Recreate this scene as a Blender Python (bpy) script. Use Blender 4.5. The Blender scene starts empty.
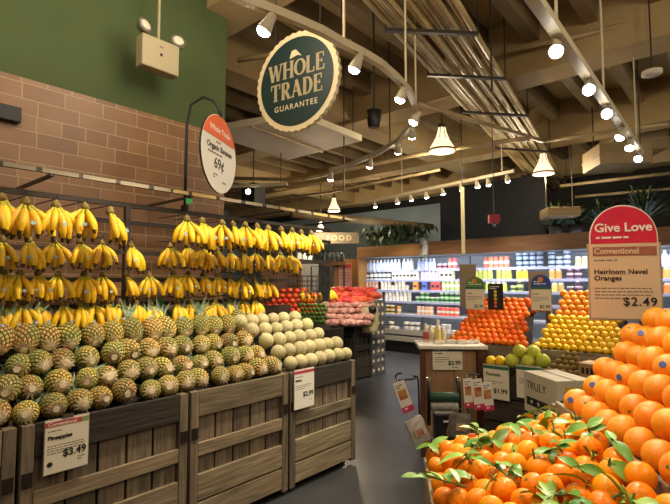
import bpy, math, random
from mathutils import Vector, Matrix, Euler
R = math.radians
rnd = random.Random(7)
SC = bpy.context.scene
COL = SC.collection

# ------------------------------------------------------------------ camera, world, exposure
CAM_H, FPX = 1.55, 470.0
YAW = R(40.75)                       # the camera looks 40.75 degrees to the left of the aisle
PITCH = math.atan(30.0 / FPX)
cam_data = bpy.data.cameras.new('camera'); cam = bpy.data.objects.new('camera', cam_data); COL.objects.link(cam)
cam_data.sensor_width = 36.0; cam_data.lens = 36.0 * FPX / 670.0; cam_data.clip_start = 0.05
cam.location = (0, 0, CAM_H); cam.rotation_euler = (math.pi / 2 + PITCH, 0, YAW)
SC.camera = cam

world = bpy.data.worlds.new('world'); SC.world = world; world.use_nodes = True
bg = world.node_tree.nodes['Background']; bg.inputs[0].default_value = (1.0, 0.80, 0.56, 1); bg.inputs[1].default_value = 0.10
SC.view_settings.view_transform = 'Standard'; SC.view_settings.look = 'None'
SC.view_settings.gamma = 1.0; SC.view_settings.use_curve_mapping = False
SC.view_settings.exposure = 0.45
SC.cycles.use_denoising = True
SC.cycles.max_bounces = 6
SC.cycles.sample_clamp_indirect = 4.0

def lamp(name, kind, loc, energy, color=(1, .84, .62), size=.1, target=None, spot=None, blend=.6, parent=None):
    d = bpy.data.lights.new(name, kind); d.energy = energy; d.color = color
    o = bpy.data.objects.new(name, d); COL.objects.link(o); o.location = loc
    if kind == 'AREA': d.shape = 'SQUARE'; d.size = size
    else: d.shadow_soft_size = size
    if kind == 'SPOT': d.spot_size = R(spot or 50); d.spot_blend = blend
    if target is not None:
        o.rotation_euler = (Vector(target) - Vector(loc)).to_track_quat('-Z', 'Y').to_euler()
    return o

FILL, SPOT_W, PEND_W = 55.0, 75.0, 75.0
# unseen fill lights added overhead without fixtures (they brighten the ceiling too)
for lx, ly in ((-2.25, .4), (-2.2, 1.75), (.9, 1.5), (1.8, 3.4), (-.6, -.8), (2.2, 6.5)):
    lamp('pendant_or_fill_light', 'POINT', (lx, ly, 3.55), FILL * (.5 if ly < 0 else .62 if lx < -2 else 1), (1, .85, .64), .38)

# ------------------------------------------------------------------ measuring
FWD = Vector((-math.sin(YAW), math.cos(YAW), 0)); RGT = Vector((math.cos(YAW), math.sin(YAW), 0)); ORG = Vector((0, 0, CAM_H))
_cf = FWD * math.cos(PITCH) + Vector((0, 0, math.sin(PITCH))); _cu = -FWD * math.sin(PITCH) + Vector((0, 0, math.cos(PITCH)))
def ray(u, v): return _cf + RGT * ((u - 335) / FPX) + _cu * ((252 - v) / FPX)
def at_x(u, v, X): d = ray(u, v); return ORG + d * (X / d.x)
def at_y(u, v, Y): d = ray(u, v); return ORG + d * (Y / d.y)
def at_z(u, v, Z): d = ray(u, v); return ORG + d * ((Z - CAM_H) / d.z)
def at_f(u, v, F): d = ray(u, v); return ORG + d * (F / d.dot(FWD))
def LF(lat, fwd, z=0.0): p = RGT * lat + FWD * fwd; return Vector((p.x, p.y, z))
def face_rot(n): return math.atan2(n[1], n[0]) + math.pi / 2     # local -y turns to look along n

# ------------------------------------------------------------------ materials
def srgb(h):
    c = [int(h[i:i + 2], 16) / 255 for i in (0, 2, 4)]
    return tuple((x / 12.92 if x <= .04045 else ((x + .055) / 1.055) ** 2.4) for x in c) + (1,)
_mats = {}
def mat(name, col, rough=.6, col2=None, scale=8.0, stretch=None, bump=0.0, bscale=None, metal=0.0, emit=0.0, rand=None, sss=0.0, detail=3.0, spec=None, lo=.35, hi=.65, coat=0):
    if name in _mats: return _mats[name]
    m = bpy.data.materials.new(name); m.use_nodes = True; _mats[name] = m
    nt = m.node_tree; N = nt.nodes; L = nt.links; b = N['Principled BSDF']
    c1 = srgb(col) if isinstance(col, str) else col
    b.inputs['Base Color'].default_value = c1; b.inputs['Roughness'].default_value = rough; b.inputs['Metallic'].default_value = metal
    if spec is not None: b.inputs['Specular IOR Level'].default_value = spec
    if coat: b.inputs['Coat Weight'].default_value = coat
    tc = N.new('ShaderNodeTexCoord'); mp = N.new('ShaderNodeMapping'); L.new(tc.outputs['Object'], mp.inputs[0])
    if stretch: mp.inputs['Scale'].default_value = stretch
    src = None
    if col2:
        nz = N.new('ShaderNodeTexNoise'); nz.inputs['Scale'].default_value = scale; nz.inputs['Detail'].default_value = detail
        if rand is not None or True:
            oi = N.new('ShaderNodeObjectInfo'); ad = N.new('ShaderNodeVectorMath'); ad.operation = 'ADD'
            sc_ = N.new('ShaderNodeVectorMath'); sc_.operation = 'SCALE'; sc_.inputs[0].default_value = (17, 31, 11)
            L.new(oi.outputs['Random'], sc_.inputs['Scale']); L.new(mp.outputs[0], ad.inputs[0]); L.new(sc_.outputs[0], ad.inputs[1])
            L.new(ad.outputs[0], nz.inputs['Vector'])
        rp = N.new('ShaderNodeValToRGB'); L.new(nz.outputs['Fac'], rp.inputs[0])
        rp.color_ramp.elements[0].color = c1; rp.color_ramp.elements[0].position = lo
        rp.color_ramp.elements[1].color = srgb(col2) if isinstance(col2, str) else col2; rp.color_ramp.elements[1].position = hi
        src = rp.outputs[0]
    if rand:
        oi = N.new('ShaderNodeObjectInfo'); hs = N.new('ShaderNodeHueSaturation')
        mh = N.new('ShaderNodeMapRange'); mh.inputs[3].default_value = .5 - rand[0]; mh.inputs[4].default_value = .5 + rand[0]
        mv = N.new('ShaderNodeMapRange'); mv.inputs[3].default_value = 1 - rand[1]; mv.inputs[4].default_value = 1 + rand[1]
        wn = N.new('ShaderNodeTexWhiteNoise'); wn.noise_dimensions = '1D'
        L.new(oi.outputs['Random'], mh.inputs[0]); L.new(oi.outputs['Random'], wn.inputs['W']); L.new(wn.outputs['Value'], mv.inputs[0])
        L.new(mh.outputs[0], hs.inputs['Hue']); L.new(mv.outputs[0], hs.inputs['Value'])
        if src: L.new(src, hs.inputs['Color'])
        else: hs.inputs['Color'].default_value = c1
        src = hs.outputs[0]
    if src: L.new(src, b.inputs['Base Color'])
    if bump:
        nb = N.new('ShaderNodeTexNoise'); nb.inputs['Scale'].default_value = bscale or scale; nb.inputs['Detail'].default_value = 3
        L.new(mp.outputs[0], nb.inputs['Vector'])
        bp = N.new('ShaderNodeBump'); bp.inputs['Strength'].default_value = bump; bp.inputs['Distance'].default_value = .01
        L.new(nb.outputs['Fac'], bp.inputs['Height']); L.new(bp.outputs[0], b.inputs['Normal'])
    if sss:
        b.inputs['Subsurface Weight'].default_value = sss; b.inputs['Subsurface Radius'].default_value = (.02, .012, .005); b.inputs['Subsurface Scale'].default_value = .5
    if emit:
        b.inputs['Emission Color'].default_value = c1; b.inputs['Emission Strength'].default_value = emit
    return m

# ------------------------------------------------------------------ mesh building
class MB:
    def __init__(s): s.v = []; s.f = []; s.m = []
    def add(s, vs, fs, mi=0, M=None):
        o = len(s.v)
        s.v += [tuple(M @ Vector(p)) if M else tuple(p) for p in vs]
        s.f += [tuple(i + o for i in f) for f in fs]; s.m += [mi] * len(fs); return s
    def box(s, lo, hi, mi=0, M=None):
        x0, y0, z0 = lo; x1, y1, z1 = hi
        return s.add([(x0, y0, z0), (x1, y0, z0), (x1, y1, z0), (x0, y1, z0), (x0, y0, z1), (x1, y0, z1), (x1, y1, z1), (x0, y1, z1)],
                     [(3, 2, 1, 0), (4, 5, 6, 7), (0, 1, 5, 4), (1, 2, 6, 5), (2, 3, 7, 6), (3, 0, 4, 7)], mi, M)
    def cbox(s, c, d, mi=0, M=None):
        return s.box([c[i] - d[i] / 2 for i in range(3)], [c[i] + d[i] / 2 for i in range(3)], mi, M)
    def beam(s, a, b, w, h, mi=0):
        a = Vector(a); b = Vector(b); d = b - a; L = d.length
        q = d.to_track_quat('X', 'Z').to_matrix().to_4x4(); M = Matrix.Translation(a) @ q
        return s.box((0, -w / 2, -h / 2), (L, w / 2, h / 2), mi, M)
    def tube(s, pts, rad, n=8, mi=0, caps=True, flat=1.0):
        pts = [Vector(p) for p in pts]; k = len(pts)
        rads = rad if isinstance(rad, (list, tuple)) else [rad] * k
        mis = mi if isinstance(mi, (list, tuple)) else [mi] * (k - 1)
        t0 = (pts[1] - pts[0]).normalized(); ref = Vector((0, 0, 1)) if abs(t0.z) < .9 else Vector((1, 0, 0))
        a = t0.cross(ref).normalized(); o = len(s.v)
        for i in range(k):
            t = (pts[min(i + 1, k - 1)] - pts[max(i - 1, 0)]).normalized()
            a = (a - t * a.dot(t)).normalized(); b = t.cross(a)
            for j in range(n):
                an = 2 * math.pi * j / n
                s.v.append(tuple(pts[i] + (a * math.cos(an) * flat + b * math.sin(an)) * rads[i]))
        for i in range(k - 1):
            for j in range(n):
                s.f.append((o + i * n + j, o + i * n + (j + 1) % n, o + (i + 1) * n + (j + 1) % n, o + (i + 1) * n + j)); s.m.append(mis[i])
        if caps:
            s.f.append(tuple(o + j for j in range(n))[::-1]); s.m.append(mis[0])
            s.f.append(tuple(o + (k - 1) * n + j for j in range(n))); s.m.append(mis[-1])
        return s
    def lathe(s, prof, n=16, mi=0, M=None, caps=True):
        vs = []; fs = []; k = len(prof)
        for r, z in prof:
            for j in range(n): vs.append((r * math.cos(2 * math.pi * j / n), r * math.sin(2 * math.pi * j / n), z))
        o = len(s.v); s.v += [tuple(M @ Vector(p)) if M else p for p in vs]
        mis = mi if isinstance(mi, (list, tuple)) else [mi] * (k - 1)
        for i in range(k - 1):
            for j in range(n):
                s.f.append((o + i * n + j, o + i * n + (j + 1) % n, o + (i + 1) * n + (j + 1) % n, o + (i + 1) * n + j)); s.m.append(mis[i])
        if caps:
            s.f.append(tuple(o + j for j in range(n))[::-1]); s.m.append(mis[0])
            s.f.append(tuple(o + (k - 1) * n + j for j in range(n))); s.m.append(mis[-1])
        return s
    def prism(s, poly, y0, y1, mi=0, M=None, mside=None):
        """poly: (x, z) points counter-clockwise seen from -y; thick from y0 (front) to y1."""
        n = len(poly); vs = [(x, y0, z) for x, z in poly] + [(x, y1, z) for x, z in poly]
        s.add(vs, [tuple(range(n)), tuple(range(2 * n - 1, n - 1, -1))], mi, M)
        o = len(s.v) - 2 * n; ms = mi if mside is None else mside
        for i in range(n):
            j = (i + 1) % n; s.f.append((o + j, o + i, o + n + i, o + n + j)); s.m.append(ms)
        return s
    def mesh(s, name, mats, smooth=False):
        me = bpy.data.meshes.new(name); me.from_pydata(s.v, [], s.f)
        for m in (mats if isinstance(mats, (list, tuple)) else [mats]): me.materials.append(m)
        me.polygons.foreach_set('material_index', s.m)
        if smooth: me.polygons.foreach_set('use_smooth', [True] * len(s.f))
        me.update(); return me
    def build(s, name, mats, parent=None, smooth=False, loc=None, rot=None):
        return put(name, s.mesh(name, mats, smooth), parent, loc, rot)

def put(name, me, parent=None, loc=None, rot=None, scale=None):
    o = bpy.data.objects.new(name, me); COL.objects.link(o)
    if parent is not None: o.parent = parent
    if loc is not None: o.location = loc
    if rot is not None: o.rotation_euler = rot
    if scale is not None: o.scale = (scale,) * 3 if isinstance(scale, (int, float)) else scale
    return o
def bevel(o, w, seg=2):
    b = o.modifiers.new('bevel', 'BEVEL'); b.width = w; b.segments = seg; b.limit_method = 'ANGLE'; return o
def tag(o, label, cat, group=None, kind=None):
    if label: o['label'] = label
    if cat: o['category'] = cat
    if group: o['group'] = group
    if kind: o['kind'] = kind
    return o
def thing(name, label, cat, loc=(0, 0, 0), rz=0.0, group=None, rot=None):
    o = bpy.data.objects.new(name, None); COL.objects.link(o); o.empty_display_size = .05
    o.location = loc; o.rotation_euler = rot if rot is not None else (0, 0, rz)
    return tag(o, label, cat, group)
def struct(o): o['kind'] = 'structure'; return o
def dup(root, loc, rot=None, label=None, group=None, scale=None):
    r = root.copy(); COL.objects.link(r); r.location = loc
    if rot is not None: r.rotation_euler = rot
    if scale is not None: r.scale = (scale,) * 3
    if label: r['label'] = label
    if group: r['group'] = group
    for ch in root.children:
        c = ch.copy(); COL.objects.link(c); c.parent = r
        for g in ch.children:
            d = g.copy(); COL.objects.link(d); d.parent = c
    return r
class Maker:
    """the first call moves the finished thing itself, every later one copies it"""
    def __init__(s, root): s.root = root; s.used = False
    def __call__(s, loc, rot=None, label=None, group=None, scale=None):
        if not s.used:
            s.used = True; r = s.root; r.location = loc
            if rot is not None: r.rotation_euler = rot
            if scale is not None: r.scale = (scale,) * 3
            if label: r['label'] = label
            if group: r['group'] = group
            return r
        return dup(s.root, loc, rot, label, group, scale)
ORD = ('first second third fourth fifth sixth seventh eighth ninth tenth eleventh twelfth thirteenth fourteenth fifteenth sixteenth seventeenth eighteenth nineteenth '
       'twentieth twenty-first twenty-second twenty-third twenty-fourth twenty-fifth twenty-sixth twenty-seventh twenty-eighth twenty-ninth thirtieth').split()
ORD += ['thirty-' + w for w in ORD[:9]] + ['fortieth'] + ['forty-' + w for w in ORD[:9]] + ['fiftieth'] + ['fifty-' + w for w in ORD[:9]]

def text_part(name, s, size, m, parent, x, z, y=-.002, align='LEFT', bold=0.0, xs=1.0, space=1.0):
    """flat lettering on a sign's front (the sign faces its own -y)"""
    cu = bpy.data.curves.new(name, 'FONT'); cu.body = s; cu.size = size; cu.align_x = align; cu.offset = bold; cu.extrude = .0006
    cu.space_character = space; cu.resolution_u = 3
    t = bpy.data.objects.new(name, cu); COL.objects.link(t)
    dg = bpy.context.evaluated_depsgraph_get(); dg.update()
    me = bpy.data.meshes.new_from_object(t.evaluated_get(dg)); me.name = name
    bpy.data.objects.remove(t); bpy.data.curves.remove(cu)
    me.materials.clear(); me.materials.append(m)
    return put(name, me, parent, (x, y, z), (math.pi / 2, 0, 0), (xs, 1, 1))
def fine_print(parent, m, x, z, w, rows, pitch, h, y=-.0015, seed=1):
    """rows of print too small to read: short dashes"""
    rr = random.Random(seed); mb = MB()
    for i in range(rows):
        xx = x; end = x + w * (1 if i < rows - 1 else .6)
        while xx < end - h:
            L = min(h * rr.uniform(1.5, 5), end - xx); zz = z - i * pitch
            mb.box((xx, y, zz), (xx + L, y + .001, zz + h)); xx += L + h * .8
    return mb.build('fine_print', m, parent)
# ------------------------------------------------------------------ shared materials
M_WHITE = mat('white_paint', 'd8d0be', .5); M_CREAM = mat('cream_card', 'e6dcc4', .5); M_BLACK = mat('black_metal', '17171a', .45)
M_INK = mat('black_ink', '1c1a18', .7); M_GREYINK = mat('grey_ink', '77706a', .8); M_STEEL = mat('dark_steel', '4a443e', .45, metal=.6)
M_PIPE = mat('painted_pipe', 'bda67c', .5, '9c865e', 4); M_CHROME = mat('chrome', 'c8c8c8', .25, metal=1.0)
M_REDBAND = mat('red_band', 'b8404a', .6); M_BULB = mat('bulb_glow', (1, .93, .78, 1), .5, emit=14.0); M_PAPERW = mat('white_card', 'ebe6da', .5)

# ------------------------------------------------------------------ setting: floor, ceiling, walls
M_FLOOR = mat('polished_concrete', '2f3032', .36, '424446', 1.3, bump=.05, bscale=9, detail=6)
struct(MB().box((-16, -3, -.1), (5, 16, 0)).build('floor', M_FLOOR))
M_CEIL = mat('ceiling_concrete', 'c4aa78', .85, 'a0865a', .8, detail=5)
M_BEAM = mat('beam_paint', 'bda476', .85, 'a1885c', .9, detail=5)
M_RIB = mat('rib_paint', '8f7a54', .9, '766242', 1.2)
struct(MB().box((-16, -3, 4.75), (5, 16, 4.9)).build('ceiling', M_CEIL))
cb = MB()
for y in (-.5, 2.6, 5.9, 9.0, 12.0): cb.box((-16, y - .22, 4.05), (5, y + .22, 4.75))
for x in (-9.5, -4.75): cb.box((x - .2, -3, 4.1), (x + .2, 16, 4.75))
struct(cb.build('ceiling_beams', M_BEAM))
rb = MB()
x = -15.4
while x < 5:
    rb.box((x - .07, -3, 4.42), (x + .07, 16, 4.75)); x += .62
struct(rb.build('ceiling_ribs', M_RIB))

def brick_mat():
    m = bpy.data.materials.new('brown_tile_brick'); m.use_nodes = True; nt = m.node_tree; N = nt.nodes; L = nt.links; b = N['Principled BSDF']
    tc = N.new('ShaderNodeTexCoord'); sx = N.new('ShaderNodeSeparateXYZ'); cx = N.new('ShaderNodeCombineXYZ')
    L.new(tc.outputs['Object'], sx.inputs[0]); L.new(sx.outputs['Y'], cx.inputs['X']); L.new(sx.outputs['Z'], cx.inputs['Y'])
    def br(w, h, off, sq):
        t = N.new('ShaderNodeTexBrick'); L.new(cx.outputs[0], t.inputs['Vector']); t.inputs['Scale'].default_value = 1
        t.inputs['Brick Width'].default_value = w; t.inputs['Row Height'].default_value = h; t.inputs['Mortar Size'].default_value = .004
        t.inputs['Color1'].default_value = srgb('90694b'); t.inputs['Color2'].default_value = srgb('a57c58'); t.inputs['Mortar'].default_value = srgb('bda27c')
        t.offset = off; t.squash = sq; t.squash_frequency = 3; t.inputs['Bias'].default_value = 0; return t
    t1 = br(.265, .107, .37, .6)
    nz = N.new('ShaderNodeTexNoise'); nz.inputs['Scale'].default_value = 5; nz.inputs['Detail'].default_value = 5; L.new(tc.outputs['Object'], nz.inputs['Vector'])
    mx = N.new('ShaderNodeMix'); mx.data_type = 'RGBA'; mx.blend_type = 'MULTIPLY'; mx.inputs['Factor'].default_value = .35
    L.new(t1.outputs['Color'], mx.inputs[6]); L.new(nz.outputs['Fac'], mx.inputs[7]); L.new(mx.outputs[2], b.inputs['Base Color'])
    bp = N.new('ShaderNodeBump'); bp.inputs['Strength'].default_value = .5; bp.inputs['Distance'].default_value = .006; bp.invert = True
    L.new(t1.outputs['Fac'], bp.inputs['Height']); L.new(bp.outputs[0], b.inputs['Normal']); b.inputs['Roughness'].default_value = .42
    return m
M_BRICK = brick_mat()
WX = -3.6
zb = at_x(225, 135, WX).z; yb = at_x(225, 135, WX).y
print('brick top', zb, 'corner y', yb, at_x(0, 70, WX))
struct(MB().box((WX - .5, -3, 0), (WX, yb, zb)).build('wall_left', M_BRICK))
M_GREEN = mat('green_wall_paint', '4e5e36', .8, '495932', 2)
struct(MB().box((WX - .5, -3, zb), (WX - .002, yb, 4.75)).build('wall_left_upper', M_GREEN))
M_BACKW = mat('dark_back_wall', '1c1b18', .85, '24221e', 1.0)
M_BLUEW = mat('blue_grey_wall', '93a5ae', .75, '86979f', 1.2)
struct(MB().box((-16, 12.6, 0), (-5.2, 12.8, 3.9)).build('wall_back', M_BLUEW))
struct(MB().box((-5.2, 12.6, 0), (5, 12.8, 4.75)).build('wall_back_right', M_BACKW))
struct(MB().box((-16, 12.6, 3.9), (-5.2, 12.8, 4.75)).build('wall_back_upper', M_BACKW))
struct(MB().box((-16.2, -3, 0), (-16, 12.8, 4.75)).build('wall_far_left', M_BLUEW))
M_BULK = mat('black_bulkhead', '08090a', .9)
xl = at_y(440, 200, 9.95).x; xr = at_y(545, 200, 9.95).x
struct(MB().box((xl, 9.95, 2.3), (xr, 10.15, 3.75)).build('wall_bulkhead', M_BULK))
# pinkish block wall beyond the rack
M_PINK = mat('pink_block', 'b88f78', .7, 'a67e68', 3)
p0 = at_f(262, 268, 11.5); p1 = at_f(302, 268, 11.5)
struct(MB().beam((p0.x, p0.y, .95), (p1.x, p1.y, .95), .15, 1.9).build('wall_low_block', M_PINK))
# ------------------------------------------------------------------ weathered crates on the left
def wood(name, a, b, stretch, rand=(.01, .28), scale=3.0, rough=.8):
    return mat(name, a, rough, b, scale, stretch=stretch, bump=.35, bscale=4, rand=rand, detail=6, lo=.3, hi=.72)
M_WH = wood('weathered_board', '625641', '968468', (1.2, 9, 14)); M_WV = wood('weathered_slat', '51463a', '85745c', (14, 9, 1.2))
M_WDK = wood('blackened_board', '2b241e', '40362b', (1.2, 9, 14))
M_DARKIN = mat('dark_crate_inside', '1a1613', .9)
M_BRACKET = mat('rusty_bracket', '2a211b', .6, metal=.4)
CX, CT = -2.57, .875
def crate(name, w, d, h, label, cat, loc, rz, n_slat, group=None, mats=None, slope=True, dark_top=False):
    MH, MV = mats or (M_WH, M_WV); rr = random.Random(label)
    t = thing(name, label, cat, loc, rz, group)
    def bd(nm, lo, hi, m, jig=.004):
        o = MB().box(lo, hi).build(nm, m, t); j = rr.uniform(-jig, jig); o.rotation_euler = (0, 0, 0); bevel(o, .004); return o
    pw = .055
    for x0 in (0, w - pw): bd('corner_post', (x0, -.03, .0), (x0 + pw, .03, h), MV)
    for x0 in (0, w - pw): bd('corner_post', (x0, d - .05, .0), (x0 + pw, d, h), MV)
    zs = [(h * .815, h), (h * .53, h * .625), (h * .215, h * .40), (h * .03, h * .20)]
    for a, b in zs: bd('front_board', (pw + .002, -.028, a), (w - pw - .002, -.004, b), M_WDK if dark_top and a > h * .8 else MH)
    sw = (w - 2 * pw) / n_slat
    for i in range(n_slat):
        bd('slat', (pw + i * sw + .006, -.002, .06), (pw + (i + 1) * sw - .006, .014, h - .03), MV)
    for x0 in (0.0, w - .016):
        for k in range(4): bd('side_board', (x0, .035, .05 + k * h / 4), (x0 + .016, d - .055, .02 + (k + 1) * h / 4), MH)
    bd('back_board', (pw, d - .03, .05), (w - pw, d - .01, h), MH)
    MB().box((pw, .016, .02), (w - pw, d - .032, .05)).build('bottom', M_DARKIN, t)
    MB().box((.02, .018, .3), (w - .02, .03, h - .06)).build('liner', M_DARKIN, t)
    if slope:
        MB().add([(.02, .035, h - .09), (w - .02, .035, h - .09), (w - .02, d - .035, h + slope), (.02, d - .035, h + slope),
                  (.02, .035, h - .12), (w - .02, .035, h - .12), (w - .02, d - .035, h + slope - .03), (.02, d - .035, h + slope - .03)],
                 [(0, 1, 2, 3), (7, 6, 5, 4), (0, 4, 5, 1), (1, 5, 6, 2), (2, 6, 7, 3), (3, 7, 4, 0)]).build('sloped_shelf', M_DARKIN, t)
    for x0 in (.006, w - .05):
        MB().box((x0, -.036, h * .66), (x0 + .044, -.0305, h * .74)).build('bracket', M_BRACKET, t)
    return t
SPANS = [(-.135, .725), (.745, 1.62), (1.64, 2.455), (2.475, 3.255)]
CL = ['weathered wooden crate at the far left edge, under the nearest pineapples', 'weathered wooden crate with the $3.49 card under the pineapples',
      'weathered wooden crate in the middle, under pineapples, with no card', 'weathered wooden crate under the melons at the end of the row']
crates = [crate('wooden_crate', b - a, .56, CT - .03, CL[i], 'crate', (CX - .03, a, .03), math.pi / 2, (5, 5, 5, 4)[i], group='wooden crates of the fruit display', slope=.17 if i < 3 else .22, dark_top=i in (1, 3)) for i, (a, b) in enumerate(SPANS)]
tag(MB().box((CX - .5, -.1, 0), (CX - .08, 3.2, .03)).build('skid_board', M_DARKIN), 'low dark skid under the row of weathered crates', 'skid')

# ------------------------------------------------------------------ pineapples
M_PGOLD = mat('pineapple_scale', 'c09c48', .6, '8e9346', 9, rand=(.03, .3), bump=.3, bscale=60, lo=.4, hi=.6)
M_PGROOVE = mat('pineapple_groove', '6f5f2e', .8, '58592a', 12); M_PTIP = mat('pineapple_scale_tip', 'ead6ae', .8, 'c9a878', 20)
M_PCUT = mat('pineapple_cut_stalk', 'efe2c6', .8, 'dcc498', 40); M_PLEAF = mat('pineapple_leaf', '5f7d5c', .55, '9db09a', 10, rand=(.01, .2))
def pineapple():
    t = thing('pineapple', 'pineapple', 'pineapple')
    Rm, L = .064, .165; n, rows = 13, 10
    def pr(a, s):          # axis along local -y (butt end at y=0 facing -y, crown at +y)
        s2 = min(max(s, 0), 1); r = Rm * (math.sin(math.pi * (.045 + .85 * s2)) ** .52)
        return Vector((r * math.cos(a), s2 * L, r * math.sin(a)))
    b = MB()
    for i in range(-1, rows + 1):
        for j in range(n):
            a0 = 2 * math.pi * (j + (i % 2) * .5) / n; da = math.pi / n; s0 = (i + .5) / rows; ds = 1.0 / rows
            q = [pr(a0 - da, s0), pr(a0, s0 - ds), pr(a0 + da, s0), pr(a0, s0 + ds)]
            if (q[1] - q[3]).length < .004: continue
            c = sum(q, Vector()) / 4; ax = Vector((0, L / 2, 0)); nr = Vector((c.x, (c.y - L / 2) * .35, c.z)).normalized()
            inn = [c + (p - c) * .74 + nr * .0045 for p in q]; tip = c + nr * .0085
            b.add(q + inn + [tip], [(0, 1, 5, 4), (1, 2, 6, 5), (2, 3, 7, 6), (3, 0, 4, 7)], 1)
            o = len(b.v) - 9
            for k in range(4): b.f.append((o + 4 + k, o + 4 + (k + 1) % 4, o + 8)); b.m.append(0)
            tt = [c + (p - c) * .34 + nr * .0072 for p in q]
            b.add(tt, [(0, 1, 2, 3)], 2)
    b.lathe([(.012, -.002), (.030, .006)], 12, 1, Matrix.Rotation(-math.pi / 2, 4, 'X') @ Matrix.Translation((0, 0, .0)))
    b.build('body', [M_PGOLD, M_PGROOVE, M_PTIP], t)
    s = MB(); s.lathe([(.017, -.010), (.019, .004), (.022, .010)], 10, 0, Matrix.Rotation(-math.pi / 2, 4, 'X'))
    for k in range(13):
        a = k * 2 * math.pi / 13 + .2; L2 = rnd.uniform(.038, .066)
        c, sn = math.cos(a), math.sin(a); p = [(c * .016 - sn * .011, -.007, sn * .016 + c * .011), (c * .016 + sn * .011, -.007, sn * .016 - c * .011), (c * L2, rnd.uniform(.002, .016), sn * L2)]
        s.add(p, [(0, 1, 2), (2, 1, 0)])
    s.build('cut_stalk', M_PCUT, t)
    c = MB(); rr = random.Random(3)
    for k in range(30):
        a = k * 2.4; lay = k / 30; ln = .07 + .10 * rr.random(); sp = .75 * (1 - lay) + .12; w = .012
        base = Vector((math.cos(a) * .017 * (1.2 - lay), L * .985 + lay * .02, math.sin(a) * .017 * (1.2 - lay))); d = Vector((math.cos(a) * sp, 1, math.sin(a) * sp)).normalized(); rd = Vector((math.cos(a), 0, math.sin(a))); sd = Vector((-math.sin(a), 0, math.cos(a)))
        m = base + d * ln * .55; e = base + d * ln + rd * ln * .35 * sp
        c.add([base - sd * w * .7, base + sd * w * .7, m + sd * w, m - sd * w, e, m + rd * -.003], [(0, 1, 2, 5), (0, 5, 3), (3, 5, 4), (5, 2, 4)])
    c.build('crown_leaves', M_PLEAF, t); return t
mk = Maker(pineapple())
def pine(x, y, z, tilt, rz, roll, label, sc): mk((x, y, z), (Matrix.Rotation(math.pi / 2 + rz, 3, 'Z') @ Matrix.Rotation(tilt, 3, 'X') @ Matrix.Rotation(roll, 3, 'Y')).to_euler(), label, 'pineapples on the crates', sc)
ROWN = ['front row', 'second row', 'third row', 'top row']
pr_ = random.Random(11)
for r, (dx, dz, off) in enumerate(((.02, .056, .0), (-.105, .142, .5), (-.215, .230, .1), (-.315, .315, .6))):
    k = 0; y = .40 + off * .123
    while y < 2.43 - r * .02:
        if not (r == 1 and 1.33 < y < 1.44):
            sc = pr_.uniform(.84, .98) * (1.0 if r < 2 else 1.05)
            pine(CX + dx - .04 + pr_.uniform(-.012, .012), y + pr_.uniform(-.008, .008), CT + dz - .0 + (sc - 1) * .05, R(pr_.uniform(-9, 6) + (0, 0, 8, 38)[r]), R(pr_.uniform(-26, 6)), pr_.uniform(0, 6),
                 f'pineapple in the {ROWN[r]} of the crate display, {ORD[k]} from the left', sc)
            k += 1
        y += .1235 * pr_.uniform(.97, 1.03)
# a pineapple lying with its green crown out at the left edge
pine(CX - .0, .33, CT + .10, R(5), R(195), 1.0, 'pineapple at the left edge with its green crown pointing out', 1.0)

# ------------------------------------------------------------------ melons
M_MELON = mat('netted_melon_rind', 'a2986a', .7, 'bdb288', 60, rand=(.012, .12), bump=.5, bscale=110)
def melon():
    t = thing('melon', 'melon', 'melon'); b = MB(); prof = []
    for i in range(13):
        a = math.pi * i / 12; prof.append((max(.066 * math.sin(a), .0015), -.068 * math.cos(a)))
    b.lathe(prof, 24); b.build('rind', M_MELON, t, True)
    MB().lathe([(.004, .064), (.011, .068), (.010, .0705), (.003, .069)], 10).build('stem_scar', mat('melon_scar', '8f7a4e', .8), t, True); return t
mm = Maker(melon()); mr = random.Random(5)
rows = [(-.065, .053, 2.53, 7, .113), (-.135, .140, 2.47, 7, .115), (-.215, .222, 2.43, 6, .117), (-.305, .298, 2.36, 6, .118), (-.40, .365, 2.30, 6, .12)]
for r, (dx, dz, y0, n, st) in enumerate(rows):
    for k in range(n):
        mm((CX + dx + mr.uniform(-.01, .01), y0 + k * st + mr.uniform(-.004, .004), CT + dz + mr.uniform(-.004, .004)), (mr.uniform(0, 6), mr.uniform(0, 6), mr.uniform(0, 6)),
           f'pale netted melon in the {["front", "second", "third", "fourth", "topmost"][r]} row of the melon pile, {ORD[k]} from the left', 'melons on the end crate', mr.uniform(.82, .93))

# ------------------------------------------------------------------ banana rack
RX = -3.22
t = thing('banana_rack', 'dark metal wall rack of bars and pegs that carries the hanging bananas', 'rack', (RX, 0, 0))
ztop = at_x(150, 206, RX).z; y_end = at_x(330, 237, RX).y
print('rack', ztop, y_end)
for y in (.62, 1.52, 2.55):
    MB().box((-.02, y - .018, 0.02), (.016, y + .018, ztop - .03)).build('post', M_STEEL, t)
MB().box((-.02, -.6, ztop - .03), (.016, y_end, ztop)).build('top_rail', M_STEEL, t)
for i, dz in enumerate((.12, .33, .52, .69)): MB().box((-.012, -.6, ztop - dz - .03), (.01, y_end - (.0 if i < 2 else .5 if i == 2 else .8), ztop - dz)).build('cross_bar', M_STEEL, t)
fr = MB().box((.26, -.6, ztop + .065), (.285, y_end, ztop + .09)).build('front_rail', M_STEEL, t)
for y in (.1, .95, 1.85, 2.75, 3.6): MB().box((-.4, y - .012, ztop + .05), (.285, y + .012, ztop + .065)).build('arm', M_STEEL, t)
lab = random.Random(2); y = -.4; M_TAG1 = mat('price_strip', '9a8e76', .6); M_TAG2 = mat('price_strip_yellow', 'c0a668', .6)
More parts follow.
